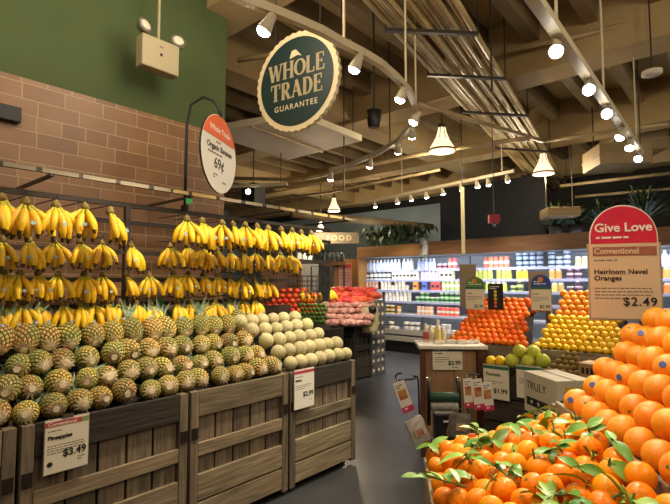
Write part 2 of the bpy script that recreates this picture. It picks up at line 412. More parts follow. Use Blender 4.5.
while y < y_end - .1:
    w = lab.uniform(.10, .20); MB().box((.285, y, ztop + .064), (.289, y + w, ztop + .088)).build('price_strip', lab.choice((M_TAG1, M_TAG1, M_TAG2)), t); y += w + lab.uniform(.012, .05)
hook_me = MB().tube([(0, 0, 0), (.06, 0, -.005), (.065, 0, .01)], .004, 6).mesh('peg', M_STEEL)

# banana fingers
M_BAN = mat('banana_peel', 'edc31c', .5, 'dfae12', 7, rand=(.012, .10)); M_BANG = mat('banana_stem_green', 'b3a52a', .55); M_BANT = mat('banana_tip', '54401e', .8); M_CROWN = mat('banana_crown', '8c7a3a', .8, '5c4520', 30)
M_STK = mat('blue_sticker', '8fa9b8', .5)
def finger(curve, L):
    p = []; n = 9
    pos = Vector((0, 0, 0)); ang = R(62)
    seg = L / (n - 1)
    for i in range(n):
        p.append(pos.copy()); f = i / (n - 1)
        an = R(56) * (1 - f) + R(56 - curve) * f if i > 1 else R(40)
        pos = pos + Vector((math.sin(an) * seg, 0, -math.cos(an) * seg))
    r = [.0068, .0080, .0160, .0205, .0218, .0214, .0190, .0128, .005]
    return MB().tube(p, r, 7, [1, 1, 0, 0, 0, 0, 0, 2][:8])
FING = [finger(c, l).mesh('banana', [M_BAN, M_BANG, M_BANT], True) for c, l in ((62, .205), (78, .20), (55, .19))]
crown_me = MB().lathe([(.008, .03), (.016, .022), (.024, .004), (.02, -.012), (.008, -.016)], 10).mesh('crown_stub', M_CROWN, True)
stk_me = MB().lathe([(.011, 0), (.010, .0012)], 10).mesh('sticker', M_STK)
def bunch(n, seed):
    rr = random.Random(seed); t = thing('banana_bunch', 'bunch of bananas', 'bananas', group='bananas hanging on the rack')
    put('crown_stub', crown_me, t)
    lo_, hi_ = ((-78, 40), (-45, 80), (-62, 62), (-20, 85))[seed - 1]
    for k in range(n):
        fr = k / (n - 1); a = R(lo_ + (hi_ - lo_) * fr + rr.uniform(-8, 8))
        o = put('banana', rr.choice(FING), t, (math.cos(a) * .006, math.sin(a) * .016, -.004), (rr.uniform(-.25, .25), rr.uniform(-.12, .20), a), rr.uniform(.9, 1.06))
    for k in range(1):
        a = R(rr.uniform(-60, 60)); put('banana', rr.choice(FING), t, (0, 0, -.008), (0, R(20), a), rr.uniform(.85, .95))
    f = R(rr.uniform(-20, 20)); put('sticker', stk_me, t, (.118 * math.cos(f), .118 * math.sin(f), -.105), (0, R(80), f))
    return t
BM = [Maker(bunch(n, s)) for n, s in ((5, 1), (6, 2), (4, 3), (5, 4))]
TOPS = [[(-12, 196), (2, 196), (26, 200), (56, 203), (85, 205), (110, 209), (187, 217), (202, 219), (222, 221), (233, 222), (245, 223), (257, 224), (268, 226), (281, 227), (292, 228), (301, 230), (311, 231)],
        [(3, 238), (29, 238), (54, 239), (80, 240), (102, 241), (131, 243), (170, 244), (187, 244), (203, 245), (217, 247), (230, 249), (243, 250), (256, 250), (268, 251), (280, 251), (290, 252)],
        [(4, 270), (20, 271), (38, 271), (58, 272), (84, 272), (103, 273), (126, 272), (149, 273), (173, 271), (188, 271), (203, 272), (217, 273), (229, 275), (242, 276), (254, 277), (266, 278)],
        [(-5, 303), (10, 303), (24, 302), (38, 302), (63, 302), (80, 302), (95, 301), (107, 300), (120, 300), (136, 301), (151, 302), (177, 300), (190, 300), (203, 300), (215, 299), (228, 298), (242, 297), (254, 297)]]
BX = [-2.86, -3.05, -3.09, -3.10]; BN = ['top row', 'second row', 'third row', 'bottom row']; br_ = random.Random(4)
bi = 0
for r, lst in enumerate(TOPS):
    for k, (u, v) in enumerate(lst):
        p = at_x(u, v + 3, BX[r] + br_.uniform(-.015, .015))
        b = BM[(bi * 7 + r) % 4]; bi += 1
        b(p, (0, 0, R(br_.uniform(-28, 28))), f'banana bunch in the {BN[r]} of the rack, {ORD[k]} from the left', 'bananas hanging on the rack', br_.uniform(.95, 1.08) * (1.05 if r == 0 else .90))
        hp = put('peg', MB().tube([(RX, p.y, p.z + .045), (p.x + .012, p.y, p.z + .04), (p.x + .016, p.y, p.z + .055)], .0035, 6).mesh('peg', M_STEEL)); hp.parent = t; hp.location = (-RX, 0, 0)
        put('hang_string', MB().tube([(p.x, p.y, p.z + .02), (p.x, p.y, p.z + .042)], .0035, 5).mesh('hang_string', M_CREAM), t).location = (-RX, 0, 0)
g1 = tag(MB().cbox((0, 0, 0), (.004, .06, .055)).build('green_tag', mat('green_tag', '2fa34a', .5)), 'small bright green tag hanging behind the bottom row of bananas', 'tag'); g1.location = at_x(160, 303, RX + .03)
g1 = tag(MB().cbox((0, 0, 0), (.004, .05, .035)).build('green_tag', mat('green_tag', '2fa34a', .5)), 'small green tag clipped on the rack rail near the gooseneck arm', 'tag'); g1.location = at_x(189, 201, RX + .295)
# dark riser board behind pineapples
tag(MB().box((-3.40, -.4, 0), (-3.38, 3.25, 1.33)).build('riser_board', mat('brown_riser', '3a2719', .7, '2c1d13', 4, stretch=(9, 1, 9))), 'dark brown board behind the pineapples below the bananas', 'board')

# ------------------------------------------------------------------ signs on the left
def card(name, label, cat, loc, n, w, h, frame=None, tilt=0.0, face=M_CREAM, group=None):
    t = thing(name, label, cat, loc, 0, group, rot=(Matrix.Rotation(face_rot(n), 3, 'Z') @ Matrix.Rotation(tilt, 3, 'X')).to_euler())
    bevel(MB().box((-w / 2 - .004, .001, -h / 2 - .004), (w / 2 + .004, .006, h / 2 + .004)).build('holder', frame or mat('grey_holder', '8f8a80', .35), t), .002)
    MB().box((-w / 2, -.001, -h / 2), (w / 2, .0008, h / 2)).build('card_face', face, t)
    return t
def strip(t, x0, x1, z0, z1, m, name='band', y=-.0018): return MB().box((x0, y, z0), (x1, -.001, z1)).build(name, m, t)
ca = at_x(42, 478, CX + .025); cb_ = at_x(87, 411, CX + .025); 
w = cb_.y - at_x(43, 420, CX + .025).y; h = at_x(42, 424, CX + .025).z - ca.z
s = card('price_card', 'cream price card reading $3.49 on the crate below the pineapples', 'price card', (CX + .02, (ca.y + cb_.y) / 2 + .01, ca.z + h / 2 + .005), (1, 0), w, h)
print('card', w, h)
strip(s, -w / 2, w / 2 - .035, h / 2 - .032, h / 2 - .008, M_REDBAND); strip(s, w / 2 - .035, w / 2, h / 2 - .032, h / 2 - .008, mat('green_band', '8a9a5a', .6))
text_part('lettering', 'Conventional', .024, M_CREAM, s, -w / 2 + .012, h / 2 - .028, bold=.0004)
text_part('lettering', 'Pineapples', .026, M_INK, s, -w / 2 + .012, h / 2 - .092, bold=.001)
fine_print(s, M_GREYINK, -w / 2 + .012, h / 2 - .055, w * .5, 1, .01, .005); fine_print(s, M_GREYINK, -w / 2 + .012, h / 2 - .125, w * .86, 4, .012, .0045, seed=4)
text_part('lettering', '$3.49', .048, M_INK, s, w / 2 - .01, -h / 2 + .07, align='RIGHT', bold=.0012)
fine_print(s, M_GREYINK, w / 2 - .05, -h / 2 + .05, .035, 2, .012, .005); MB().lathe([(.012, 0), (.012, .0015)], 14, 0, Matrix.Translation((-w / 2 + .025, -.001, -h / 2 + .045)) @ Matrix.Rotation(math.pi / 2, 4, 'X')).build('emblem', M_INK, s)
MB().box((-.025, -.004, h / 2), (.025, .008, h / 2 + .018)).build('clip', M_CHROME, s)
pa = at_x(295, 371, CX + .025); pb = at_x(314.5, 368, CX + .025); pc = at_x(295, 410.5, CX + .025); w = pb.y - pa.y; h = pa.z - pc.z
s = card('price_card', 'white price card with a red band at the corner of the melon crate', 'price card', (CX + .02, (pa.y + pb.y) / 2, (pa.z + pc.z) / 2), (1, 0), w, h, face=M_PAPERW)
strip(s, -w / 2, w / 2, h / 2 - .03, h / 2 - .008, M_REDBAND); text_part('lettering', '$2.99', .05, M_INK, s, w / 2 - .01, -h / 2 + .085, align='RIGHT', bold=.001)
text_part('lettering', 'Melons', .022, M_INK, s, -w / 2 + .01, h / 2 - .085, bold=.0006); fine_print(s, M_GREYINK, -w / 2 + .01, h / 2 - .055, w * .6, 1, .01, .005); fine_print(s, M_GREYINK, -w / 2 + .01, h / 2 - .12, w * .8, 3, .013, .004, seed=8)
fine_print(s, M_GREYINK, w / 2 - .05, -h / 2 + .05, .04, 1, .01, .005)

# round 69c sign on a gooseneck arm
F0 = 3.5; base = at_x(185, 203, RX + .05); F0 = base.dot(FWD)
c = at_f(219, 154.5, F0 - .02); n = (RGT * .9 - FWD * .19).normalized()
rad = .295
t = thing('gooseneck_stand', 'black gooseneck arm rising from the banana rack to the round sign', 'sign arm', base)
top = at_f(221, 117, F0 - .02) - base; sh = at_f(187, 125, F0) - base
pts = [Vector((0, 0, -.03)), Vector((0, 0, .25)), sh]; a0 = sh; m1 = at_f(191, 105, F0) - base; m2 = at_f(203, 97, F0) - base; m3 = at_f(214, 101, F0) - base
MB().tube(pts + [m1, m2, m3, at_f(219, 108, F0) - base, top], .012, 8).build('arm', M_BLACK, t, True)
MB().lathe([(.03, -.05), (.03, -.02), (.018, -.015)], 12).build('clamp', M_BLACK, t)
s = thing('round_price_sign', 'round white sign with an orange top reading 69 cents, hung from the gooseneck', 'sign', c, face_rot(n))
def disc(r, y0, y1, k=48, x0=0, z0=0): return [(x0 + r * math.cos(2 * math.pi * i / k), z0 + r * math.sin(2 * math.pi * i / k)) for i in range(k)]
MB().prism(disc(rad, 0, 0), -.006, .008, 0, mside=1).build('panel', [M_PAPERW, M_BLACK], s)
zc = rad * .38; a1 = math.asin(zc / rad); arc = [(rad * .985 * math.cos(a1 + (math.pi - 2 * a1) * i / 24), rad * .985 * math.sin(a1 + (math.pi - 2 * a1) * i / 24)) for i in range(25)]
zc2 = rad * .80; 
low = [p for p in arc]
MB().prism(low, -.0085, -.006).build('orange_band', mat('orange_band', 'e8662c', .5), s)
text_part('lettering', 'Whole Trade', .062, M_PAPERW, s, 0, rad * .53, y=-.009, align='CENTER', bold=.001)
text_part('lettering', 'Organic Bananas', .062, M_INK, s, 0, rad * .06, y=-.0075, align='CENTER', bold=.001)
text_part('lettering', '69¢', .115, M_INK, s, -.01, -rad * .40, y=-.0075, align='CENTER', bold=.001)
fine_print(s, M_GREYINK, -.06, rad * .26, .12, 1, .01, .012, y=-.0075); fine_print(s, M_GREYINK, -.19, -rad * .06, .38, 1, .01, .012, y=-.0075, seed=3); fine_print(s, M_GREYINK, .05, -rad * .72, .10, 1, .01, .010, y=-.0075, seed=3)
fine_print(s, M_GREYINK, -.1, -rad * .58, .07, 2, .02, .010, y=-.0075, seed=3)
MB().tube([(0, 0, rad - .01), (0, 0, rad + .02)], .006, 6).build('hanger', M_BLACK, s)

# emergency light unit
e0 = at_x(158, 57, -3.3)
t = thing('emergency_light', 'cream emergency light box with two round lamp heads hung from a rod', 'emergency light', e0, math.pi / 2)
bevel(MB().box((-.15, -.05, -.12), (.15, .05, .12)).build('housing', mat('cream_plastic', 'a99c7c', .5), t), .008)
MB().tube([(0, 0, .12), (0, 0, 4.75 - e0.z)], .011, 8).build('rod', mat('cream_plastic', 'a99c7c', .5), t)
for sx in (-.125, .15):
    h = MB(); M = Matrix.Translation((sx, -.02, .185 if sx < 0 else .17)) @ Matrix.Rotation(R(75), 4, 'X') @ Matrix.Rotation(R(14 if sx < 0 else -14), 4, 'Y')
    h.lathe([(.02, -.05), (.045, -.03), (.062, .01), (.062, .02)], 18, 0, M); hd = h.build('lamp_head', mat('grey_plastic', '6d675a', .5), t, True)
    MB().lathe([(.05, .0205), (.03, .028), (.004, .03)], 18, 0, M).build('lens', mat('clear_lens', 'd8d2bd', .2), hd, True)
    MB().tube([(sx * .9, 0, .115), (sx, 0, .15)], .012, 8).build('lamp_neck', mat('grey_plastic', '6d675a', .5), t)
MB().cbox((.0, -.051, .0), (.018, .004, .02)).build('test_button', M_BLACK, t); MB().cbox((.0, -.051, .06), (.03, .003, .008)).build('label_mark', M_GREYINK, t)
q = at_x(6, 113, WX + .03); o = bevel(MB().cbox((0, 0, 0), (.06, .16, .10)).build('wall_speaker', M_BLACK), .006); o.location = q; tag(o, 'small black box fixed on the brick wall at the left edge', 'speaker')
# ------------------------------------------------------------------ citrus fruit, shared
M_ORANGE = mat('orange_peel', 'f59a18', .42, 'f28e10', 6, rand=(.006, .08), bump=.18, bscale=260)
M_CLEM = mat('clementine_peel', 'f66e0a', .40, 'f57c0e', 8, rand=(.008, .07), bump=.12, bscale=260)
M_MAND = mat('mandarin_peel', 'fba012', .30, 'f88c06', 9, rand=(.010, .10), bump=.12, bscale=220, spec=.3)
M_LEMON = mat('lemon_peel', 'f2c414', .42, 'efb80e', 8, rand=(.008, .07), bump=.15, bscale=220)
M_NAVEL = mat('fruit_navel', '9a6a1c', .8); M_STEMG = mat('green_stem', '5d6b2a', .7); M_LEAF = mat('citrus_leaf', '558a2a', .36, '8fb548', 7, rand=(.015, .22)); M_BLUESTK = mat('navel_sticker', '4d62a8', .4)
def ball(r, sq=1.0, n=20, k=12, tip=0.0):
    pr = []
    for i in range(k + 1):
        a = math.pi * i / k; z = -r * sq * math.cos(a); rr_ = r * math.sin(a)
        if i == k: z -= .05 * r
        if i == 0: z += .05 * r
        if tip and i in (0, k): z += tip * (1 if i else -1)
        if tip and i in (1, k - 1): rr_ *= .62; z += tip * .4 * (1 if i > 1 else -1)
        pr.append((max(rr_, .0012), z))
    return pr
def fruit(name, r, m, sq=1.0, n=20, k=12, tip=0.0, stem=True, sticker=False):
    t = thing(name, name, name); MB().lathe(ball(r, sq, n, k, tip), n).build('peel', m, t, True)
    if stem: MB().lathe([(.0035, r * sq * .93), (.0045, r * sq * .97 + tip), (.002, r * sq * .985 + tip)], 8).build('stem_end', M_STEMG, t)
    if sticker:
        st = MB().lathe([(.010, r * 1.0), (.008, r * 1.012), (.002, r * 1.014)], 12).build('sticker', M_BLUESTK, t); st.rotation_euler = (R(70), 0, 0)
    return t

# ------------------------------------------------------------------ navel orange bin (its sides run along the line of sight)
M_BINW = wood('bin_board', '6a5c48', '94836a', (1.2, 9, 12), rough=.75); M_BINV = wood('bin_post', '5c5040', '84745c', (12, 9, 1.2), rough=.75)
rr = random.Random(21)
BDEL = R(7.5); BINR = YAW - BDEL
_bf = FWD * math.cos(BDEL) + RGT * math.sin(BDEL); _bl = RGT * math.cos(BDEL) - FWD * math.sin(BDEL)
def BN_(o, l, f, z): p = LF(*o) + _bl * l + _bf * f; return Vector((p.x, p.y, z))
NB = (.69, .975, 1.105)      # near left corner (lateral, forward, rim height)
nb = crate('produce_bin', .80, .80, NB[2], 'weathered wooden bin under the stacked navel oranges at the right', 'bin', (*LF(NB[0], NB[1]).xy, 0), BINR, 6, mats=(M_BINW, M_BINV), slope=None)
pf = [(.005, NB[2] - .10), (.78, NB[2] - .10), (.78, 1.448), (.385, 1.448), (.092, NB[2] + .008), (.005, NB[2] + .0)]
MB().prism(pf, .03, .76).build('sloped_shelf', M_BINW, nb)
mo = Maker(fruit('navel_orange', .0425, M_ORANGE, .97, 24, 14)); ms_ = Maker(fruit('navel_orange', .0425, M_ORANGE, .97, 24, 14, sticker=True))
rn = random.Random(9); STK = {(0, 7), (2, 5), (3, 3), (4, 6), (1, 6), (5, 4), (6, 5), (2, 2)}
RN = ['bottom row', 'second row up', 'third row up', 'fourth row up', 'fifth row up', 'sixth row up', 'top row']
for r in range(7):
    n = 8 if r % 2 == 0 else 7
    for k in range(n):
        f = .055 + (k + (.5 if r % 2 else 0)) * .0845; la = .040 + r * .048 + rn.uniform(-.004, .004); z = 1.150 + r * .0555 + rn.uniform(-.004, .004)
        if r == 6 and k >= 4: continue
        s = (r, k) in STK; p = BN_(NB[:2], la, f, z)
        lb = f'navel orange in the {RN[r]} of the right-hand stack, {ORD[k]} from the near end'
        if s: ms_(p, (rn.uniform(-.3, .3), rn.uniform(-.3, .3), BINR + R(-50) + rn.uniform(-.3, .3)), lb, 'navel oranges in the wooden bin', rn.uniform(.96, 1.04))
        else: mo(p, (rn.uniform(0, 6), rn.uniform(0, 6), rn.uniform(0, 6)), lb, 'navel oranges in the wooden bin', rn.uniform(.95, 1.04))

# ------------------------------------------------------------------ leafy mandarins in front
MBO = (.197, .80)
mbx = crate('produce_bin', .455, 1.0, .90, 'dark weathered wooden bin heaped with leafy mandarins in front', 'bin', (*LF(*MBO).xy, 0), BINR, 4, mats=(M_BINW, M_BINV), slope=.02)
def leaf_mesh(ln, w, curl, fold):
    b = MB(); n = 7; vs = []
    for i in range(n + 1):
        f = i / n; ww = w * math.sin(math.pi * min(1, f * .93 + .05)) ** .8; x = ln * f; z = -curl * f * f * ln
        vs += [(x, -ww, z + fold * ww), (x, 0, z), (x, ww, z + fold * ww)]
    fs = []
    for i in range(n):
        for j in (0, 1): a = i * 3 + j; fs.append((a, a + 1, a + 4, a + 3))
    b.add(vs, fs); b.tube([(-.012, 0, .002), (0, 0, 0), (ln * .15, 0, -.001)], .0014, 5)
    return b.mesh('leaf', M_LEAF, True)
LEAFS = [leaf_mesh(.055, .013, .45, .35), leaf_mesh(.045, .011, .25, .5), leaf_mesh(.062, .0145, .7, .3), leaf_mesh(.048, .012, .1, .4)]
def mandarin(seed, nl):
    t = fruit('mandarin', .0305, M_MAND, .86, 20, 12); rr = random.Random(seed)
    if nl: MB().tube([(0, 0, .024), (.003, 0, .036), (.008, .003, .046)], .0022, 6).build('stalk', M_STEMG, t)
    for k in range(nl):
        put('leaf', rr.choice(LEAFS), t, (.005, .002, .034 + .006 * k), (rr.uniform(-.5, .5), rr.uniform(-.55, .15), rr.uniform(0, 6.28)), rr.uniform(.8, 1.2))
    return t
MM = [Maker(mandarin(s, n)) for s, n in ((1, 0), (2, 0), (3, 2), (5, 1), (6, 4))]
rm = random.Random(33); pts = []
def hgt(l, f):
    u = max(0, min(1, (l - .03) / .40)); w = max(0, min(1, f / .92)); e = min(1, l / .10)
    return .970 + .105 * u + .055 * u * (1 - ((w - .5) / .5) ** 2) - .05 * (1 - e) ** 2 - .05 * max(0, (f - .82) / .14) ** 2
for lay in (0, 1):
    f = .04 + lay * .03; row = 0
    while f < .98:
        la = .030 + (row % 2) * .033
        while la < .44:
            p = (la + rm.uniform(-.007, .007), f + rm.uniform(-.007, .007)); h = hgt(*p) - (0 if lay else .045) + rm.uniform(-.008, .010)
            pts.append((p[0], p[1], h, lay)); la += .067
        f += .059; row += 1
cnt = 0
for la, f, z, lay in pts:
    i = rm.choice((0, 0, 1, 1, 3, 3, 3, 2, 4, 0, 1)) if lay else rm.choice((0, 1))
    rot = (rm.uniform(-.7, .7), rm.uniform(-.7, .7), rm.uniform(0, 6.28)) if i >= 2 else (rm.uniform(0, 6), rm.uniform(0, 6), rm.uniform(0, 6))
    if i >= 2: MM[i](BN_(MBO, la, f, z), rot, 'mandarin with its green leaves on, heaped in the front bin', 'leafy mandarins in the front bin', rm.uniform(1.0, 1.15))
    else: MM[i](BN_(MBO, la, f, z), rot, 'mandarin without leaves among the heap in the front bin', 'plain mandarins in the front bin', rm.uniform(1.0, 1.15))
# loose leafy twigs lying on the heap
TW = []
for q in range(3):
    t = thing('leafy_twig', 'twig', 'twig'); r2 = random.Random(50 + q)
    MB().tube([(-.05, 0, 0), (0, .004, .008), (.05, -.003, .012), (.085, .004, .006)], .0022, 6).build('stem', M_STEMG, t)
    for k in range(6): put('leaf', r2.choice(LEAFS), t, (-.03 + .02 * k, 0, .008), (r2.uniform(-.4, .4), r2.uniform(-.7, .1), r2.choice((-1, 1)) * r2.uniform(.4, 1.3)), r2.uniform(.85, 1.25))
    TW.append(Maker(t))
TWL = ('overhanging the left edge of the bin', 'at the back left of the mandarin heap', 'at the back right, close to the navel oranges', 'at the back centre of the mandarin heap', 'below the lowest navel oranges', 'against the side board of the navel bin', 'at the front right edge of the mandarin heap', 'right of the centre of the mandarin heap', 'touching the navel bin near its lowest row', 'left of the centre of the mandarin heap', 'at the front centre of the mandarin heap', 'in the front right corner of the mandarin heap')
for q, (u, v, z, az) in enumerate(((447, 484, 1.02, 200), (478, 447, 1.03, 60), (590, 425, 1.10, 100), (562, 430, 1.09, 20), (600, 446, 1.09, 40), (612, 470, 1.08, -70), (582, 500, 1.08, 10), (565, 448, 1.09, 120), (622, 448, 1.10, 60), (505, 476, 1.05, 150), (548, 504, 1.07, 80), (618, 490, 1.09, 70))):
    TW[q % 3](at_z(u, v, z), (0, 0, R(az)), f'loose leafy green twig {TWL[q]}', 'leafy twigs on the mandarins')

# ------------------------------------------------------------------ "Give Love" sign
M_LOVE = mat('pink_red', 'd42844', .45, 'c92440', 20); M_TAN = mat('kraft_tan', 'd6ba98', .55); M_BROWNB = mat('brown_band', '9a5f4c', .55); M_EDGE = mat('sign_edge', 'a79c8c', .4)
SF = 1.76; cl = at_f(625, 263, SF); n = (-RGT * math.sin(R(21)) - FWD * math.cos(R(21))); W = .228
s = thing('tall_price_sign', 'tall tan price sign with a round red Give Love top over the navel oranges', 'sign', at_f(626, 319, SF), face_rot(n))
H1 = at_f(625, 243, SF).z - at_f(625, 319, SF).z; HT = at_f(625, 205, SF).z - at_f(625, 319, SF).z
print('sign', W, H1, HT)
def dome(w, z0, zt, k=28): return [(-w, z0), (w, z0)] + [(w * math.cos(math.pi * i / k), z0 + .02 + (zt - z0 - .02) * math.sin(math.pi * i / k) ** .95) for i in range(k + 1)]
MB().prism([(-W / 2 - .006, -.006), (W / 2 + .006, -.006)] + [(W / 2 + .006, H1), (-W / 2 - .006, H1)], .001, .009).build('holder', M_EDGE, s)
MB().prism([(-W / 2, 0), (W / 2, 0), (W / 2, H1), (-W / 2, H1)], -.001, .001).build('card_face', M_TAN, s)
tp = MB().prism(dome(W / 2 - .002, H1 - .004, HT), .000, .007).build('topper_edge', M_PAPERW, s)
MB().prism(dome(W / 2 - .006, H1 - .001, HT - .005), -.0018, .0).build('red_topper', M_LOVE, s)
text_part('lettering', 'Give Love', .046, M_PAPERW, s, 0, H1 + .044, y=-.003, align='CENTER', bold=.0009)
fine_print(s, M_PAPERW, -.09, H1 + .018, .18, 1, .01, .007, y=-.003)
strip(s, -W / 2 + .012, W / 2 - .008, H1 - .048, H1 - .014, M_BROWNB); text_part('lettering', 'Conventional', .031, M_TAN, s, -W / 2 + .016, H1 - .040, y=-.003, bold=.0010, xs=.88)
fine_print(s, M_GREYINK, -W / 2 + .016, H1 - .067, .13, 1, .01, .005)
text_part('lettering', 'Heirloom Navel', .026, M_INK, s, -W / 2 + .014, H1 - .116, bold=.0004, space=1.03); text_part('lettering', 'Oranges', .026, M_INK, s, -W / 2 + .014, H1 - .140, bold=.0004, space=1.03)
fine_print(s, M_GREYINK, -W / 2 + .014, H1 - .172, .19, 4, .0125, .0042, seed=6)
text_part('lettering', '$2.49', .044, M_INK, s, W / 2 - .012, .050, align='RIGHT', bold=.0006, space=1.12); fine_print(s, M_GREYINK, W / 2 - .05, .024, .03, 1, .01, .005)
MB().tube([(0, .012, .05), (0, .012, -.28)], .005, 6).build('stake', M_STEEL, s)

# ------------------------------------------------------------------ bins with pyramids in the middle distance (aligned with the store)
OFFS = (0, 1, 2, 1, 2, 3, 2, 3, 4, 3, 4, 5)
def face_pyramid(mk, x0, x1, r, y, z, rows, stagger, label, group, dz=.87, dy=.80, seed=1, start=0, shrink=1):
    rr = random.Random(seed)
    for k in range(rows):
        off = r * (OFFS[(k + start) % 12] if shrink else (k + start) % 2); x = x0 + off + r; j = 0
        while x <= x1 - (off if shrink else 0) - r * .9:
            mk((x + rr.uniform(-.003, .003), y + (k + start) * r * 2 * dy * .82 + rr.uniform(-.004, .004), z + r + (k + start) * r * dz * 1.5 + rr.uniform(-.003, .003)), (rr.uniform(0, 6), rr.uniform(0, 6), rr.uniform(0, 6)),
               label.format(row=ORD[k], n=ORD[j]), group, rr.uniform(.94, 1.03))
            x += 2 * r; j += 1
BY = 4.30; BZ = .965
X0 = at_y(449, 340, BY).x; X1 = at_y(529, 340, BY).x; X2 = at_y(533, 343, BY).x; X3 = at_y(632, 345, BY).x
print('bins', X0, X1, X2, X3)
mc = Maker(fruit('clementine', .034, M_CLEM, .92, 16, 10))
face_pyramid(mc, X0, X1, .0315, BY + .03, BZ, 10, 1, 'clementine in the {row} row up of the left orange pyramid, {n} from the left', 'clementines in the left pyramid', seed=3, shrink=.5 and 1)
ml = Maker(fruit('lemon', .0305, M_LEMON, 1.12, 16, 10, tip=.004))
face_pyramid(ml, X2, X3, .0295, BY + .03, BZ, 7, 1, 'lemon in the {row} row up of the yellow pyramid, {n} from the left', 'lemons in the yellow pyramid', seed=4)
mt = Maker(fruit('tangerine', .035, M_CLEM if False else M_ORANGE, .94, 16, 10))
face_pyramid(mt, X2 + .10, X3 - .0, .034, BY + .05, BZ, 5, 1, 'tangerine in the {row} row above the lemons, {n} from the left', 'tangerines piled above the lemons', seed=5, start=6, shrink=0)
for k, (u, v) in enumerate(((530, 305), (534, 311), (541, 309), (538, 303))):
    mc(at_y(u, v, BY + .42 + .05 * (k % 2)), (k, 1, 2), f'loose clementine between the two pyramids, {ORD[k]} of the four', 'clementines in the gap between pyramids')
for nm, a, b, lb in (('display_bin', X0 - .02, X1 + .02, 'weathered bin under the orange clementine pyramid'), ('display_bin', X2 - .0, X3 + .02, 'weathered bin under the lemon pyramid')):
    a += .0 if a < X1 else .03
    t = thing(nm, lb, 'bin', (a, BY - .03, 0)); w = b - a
    for q in range(4): MB().box((0, 0, .22 + q * .19), (w, .022, .40 + q * .19)).build('front_board', M_BINW, t)
    for xx in (0, w - .05): MB().box((xx, .024, 0), (xx + .05, .07, BZ)).build('corner_post', M_BINV, t); MB().box((xx, .62, 0), (xx + .05, .66, BZ + .3)).build('corner_post', M_BINV, t)
    i_ = .16; MB().add([(.0, .03, BZ - .03), (w, .03, BZ - .03), (w - i_, .62, BZ + .36), (i_, .62, BZ + .36), (.0, .03, BZ - .07), (w, .03, BZ - .07), (w - i_, .62, BZ + .32), (i_, .62, BZ + .32)],
             [(0, 1, 2, 3), (7, 6, 5, 4), (0, 4, 5, 1), (1, 5, 6, 2), (2, 6, 7, 3), (3, 7, 4, 0)]).build('sloped_shelf', M_DARKIN, t)
# lower shelf with pomelos, lemons and kiwis
LY = 3.80; LZ = .885
xa = at_y(483, 372, LY).x; xb = at_y(600, 372, LY).x
t = thing('low_display_crate', 'dark low crate holding pomelos and kiwis, below the pyramids', 'crate', (xa, LY, 0)); w = xb - xa
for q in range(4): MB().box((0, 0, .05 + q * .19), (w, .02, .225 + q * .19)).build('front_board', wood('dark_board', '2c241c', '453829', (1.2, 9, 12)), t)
MB().box((0, .022, LZ - .06), (w, .42, LZ - .035)).build('shelf_board', M_DARKIN, t)
for xx in (0, w - .03): MB().box((xx, .022, .0), (xx + .03, .42, LZ - .062)).build('side_panel', M_DARKIN, t)
M_POM = mat('pomelo_rind', 'a9b52e', .45, 'c2bd3a', 5, rand=(.02, .1), bump=.15, bscale=160)
def pom():
    t = thing('pomelo', 'pomelo', 'pomelo'); pr = []
    for i in range(13):
        a = math.pi * i / 12; rr_ = .062 * math.sin(a) * (1 - .10 * (i / 12)); pr.append((max(rr_, .0015), -.062 * math.cos(a) + (.006 if i == 12 else 0)))
    MB().lathe(pr, 20).build('rind', M_POM, t, True); MB().lathe([(.005, .062), (.006, .069), (.002, .07)], 8).build('stem_end', M_STEMG, t); return t
mp_ = Maker(pom())
for (u, v, y), lb in zip(((512, 361, LY + .08), (528.5, 362, LY + .09), (543, 361, LY + .10), (520, 351.5, LY + .13), (533.5, 352, LY + .14)),
        ('green pomelo at the bottom left of the pomelo stack', 'green pomelo at the bottom middle of the pomelo stack', 'green pomelo at the bottom right of the pomelo stack', 'green pomelo at the upper left of the pomelo stack', 'yellow-green pomelo at the upper right of the pomelo stack')):
    mp_(at_y(u, v, y), (rn.uniform(-.3, .3), rn.uniform(-.3, .3), u), lb, 'pomelos on the low crate', .93)
for (u, v), lb in zip(((491, 361), (500.5, 361)), ('large yellow lemon left of the pomelos, the outer one', 'large yellow lemon touching the pomelos')):
    ml(at_y(u, v, LY + .07), (.2, .3, u), lb, 'two large lemons by the pomelos', 1.35)
M_KIWI = mat('kiwi_skin', '6f5526', .85, '8d6f38', 30, rand=(.01, .15), bump=.2, bscale=200)
mk_ = Maker(fruit('kiwi', .022, M_KIWI, 1.25, 14, 10))
kx0 = at_y(549.5, 366, LY + .05).x
for r in range(5):
    for k in range(6 - r):
        mk_((kx0 + .024 * r + k * .047, LY + .05 + r * .034, LZ - .012 + r * .031), (1.4, rn.uniform(-.4, .4), rn.uniform(0, 3)), f'brown kiwi in the {ORD[r]} row up of the kiwi pile, {ORD[k]} from the left', 'kiwis on the low crate')

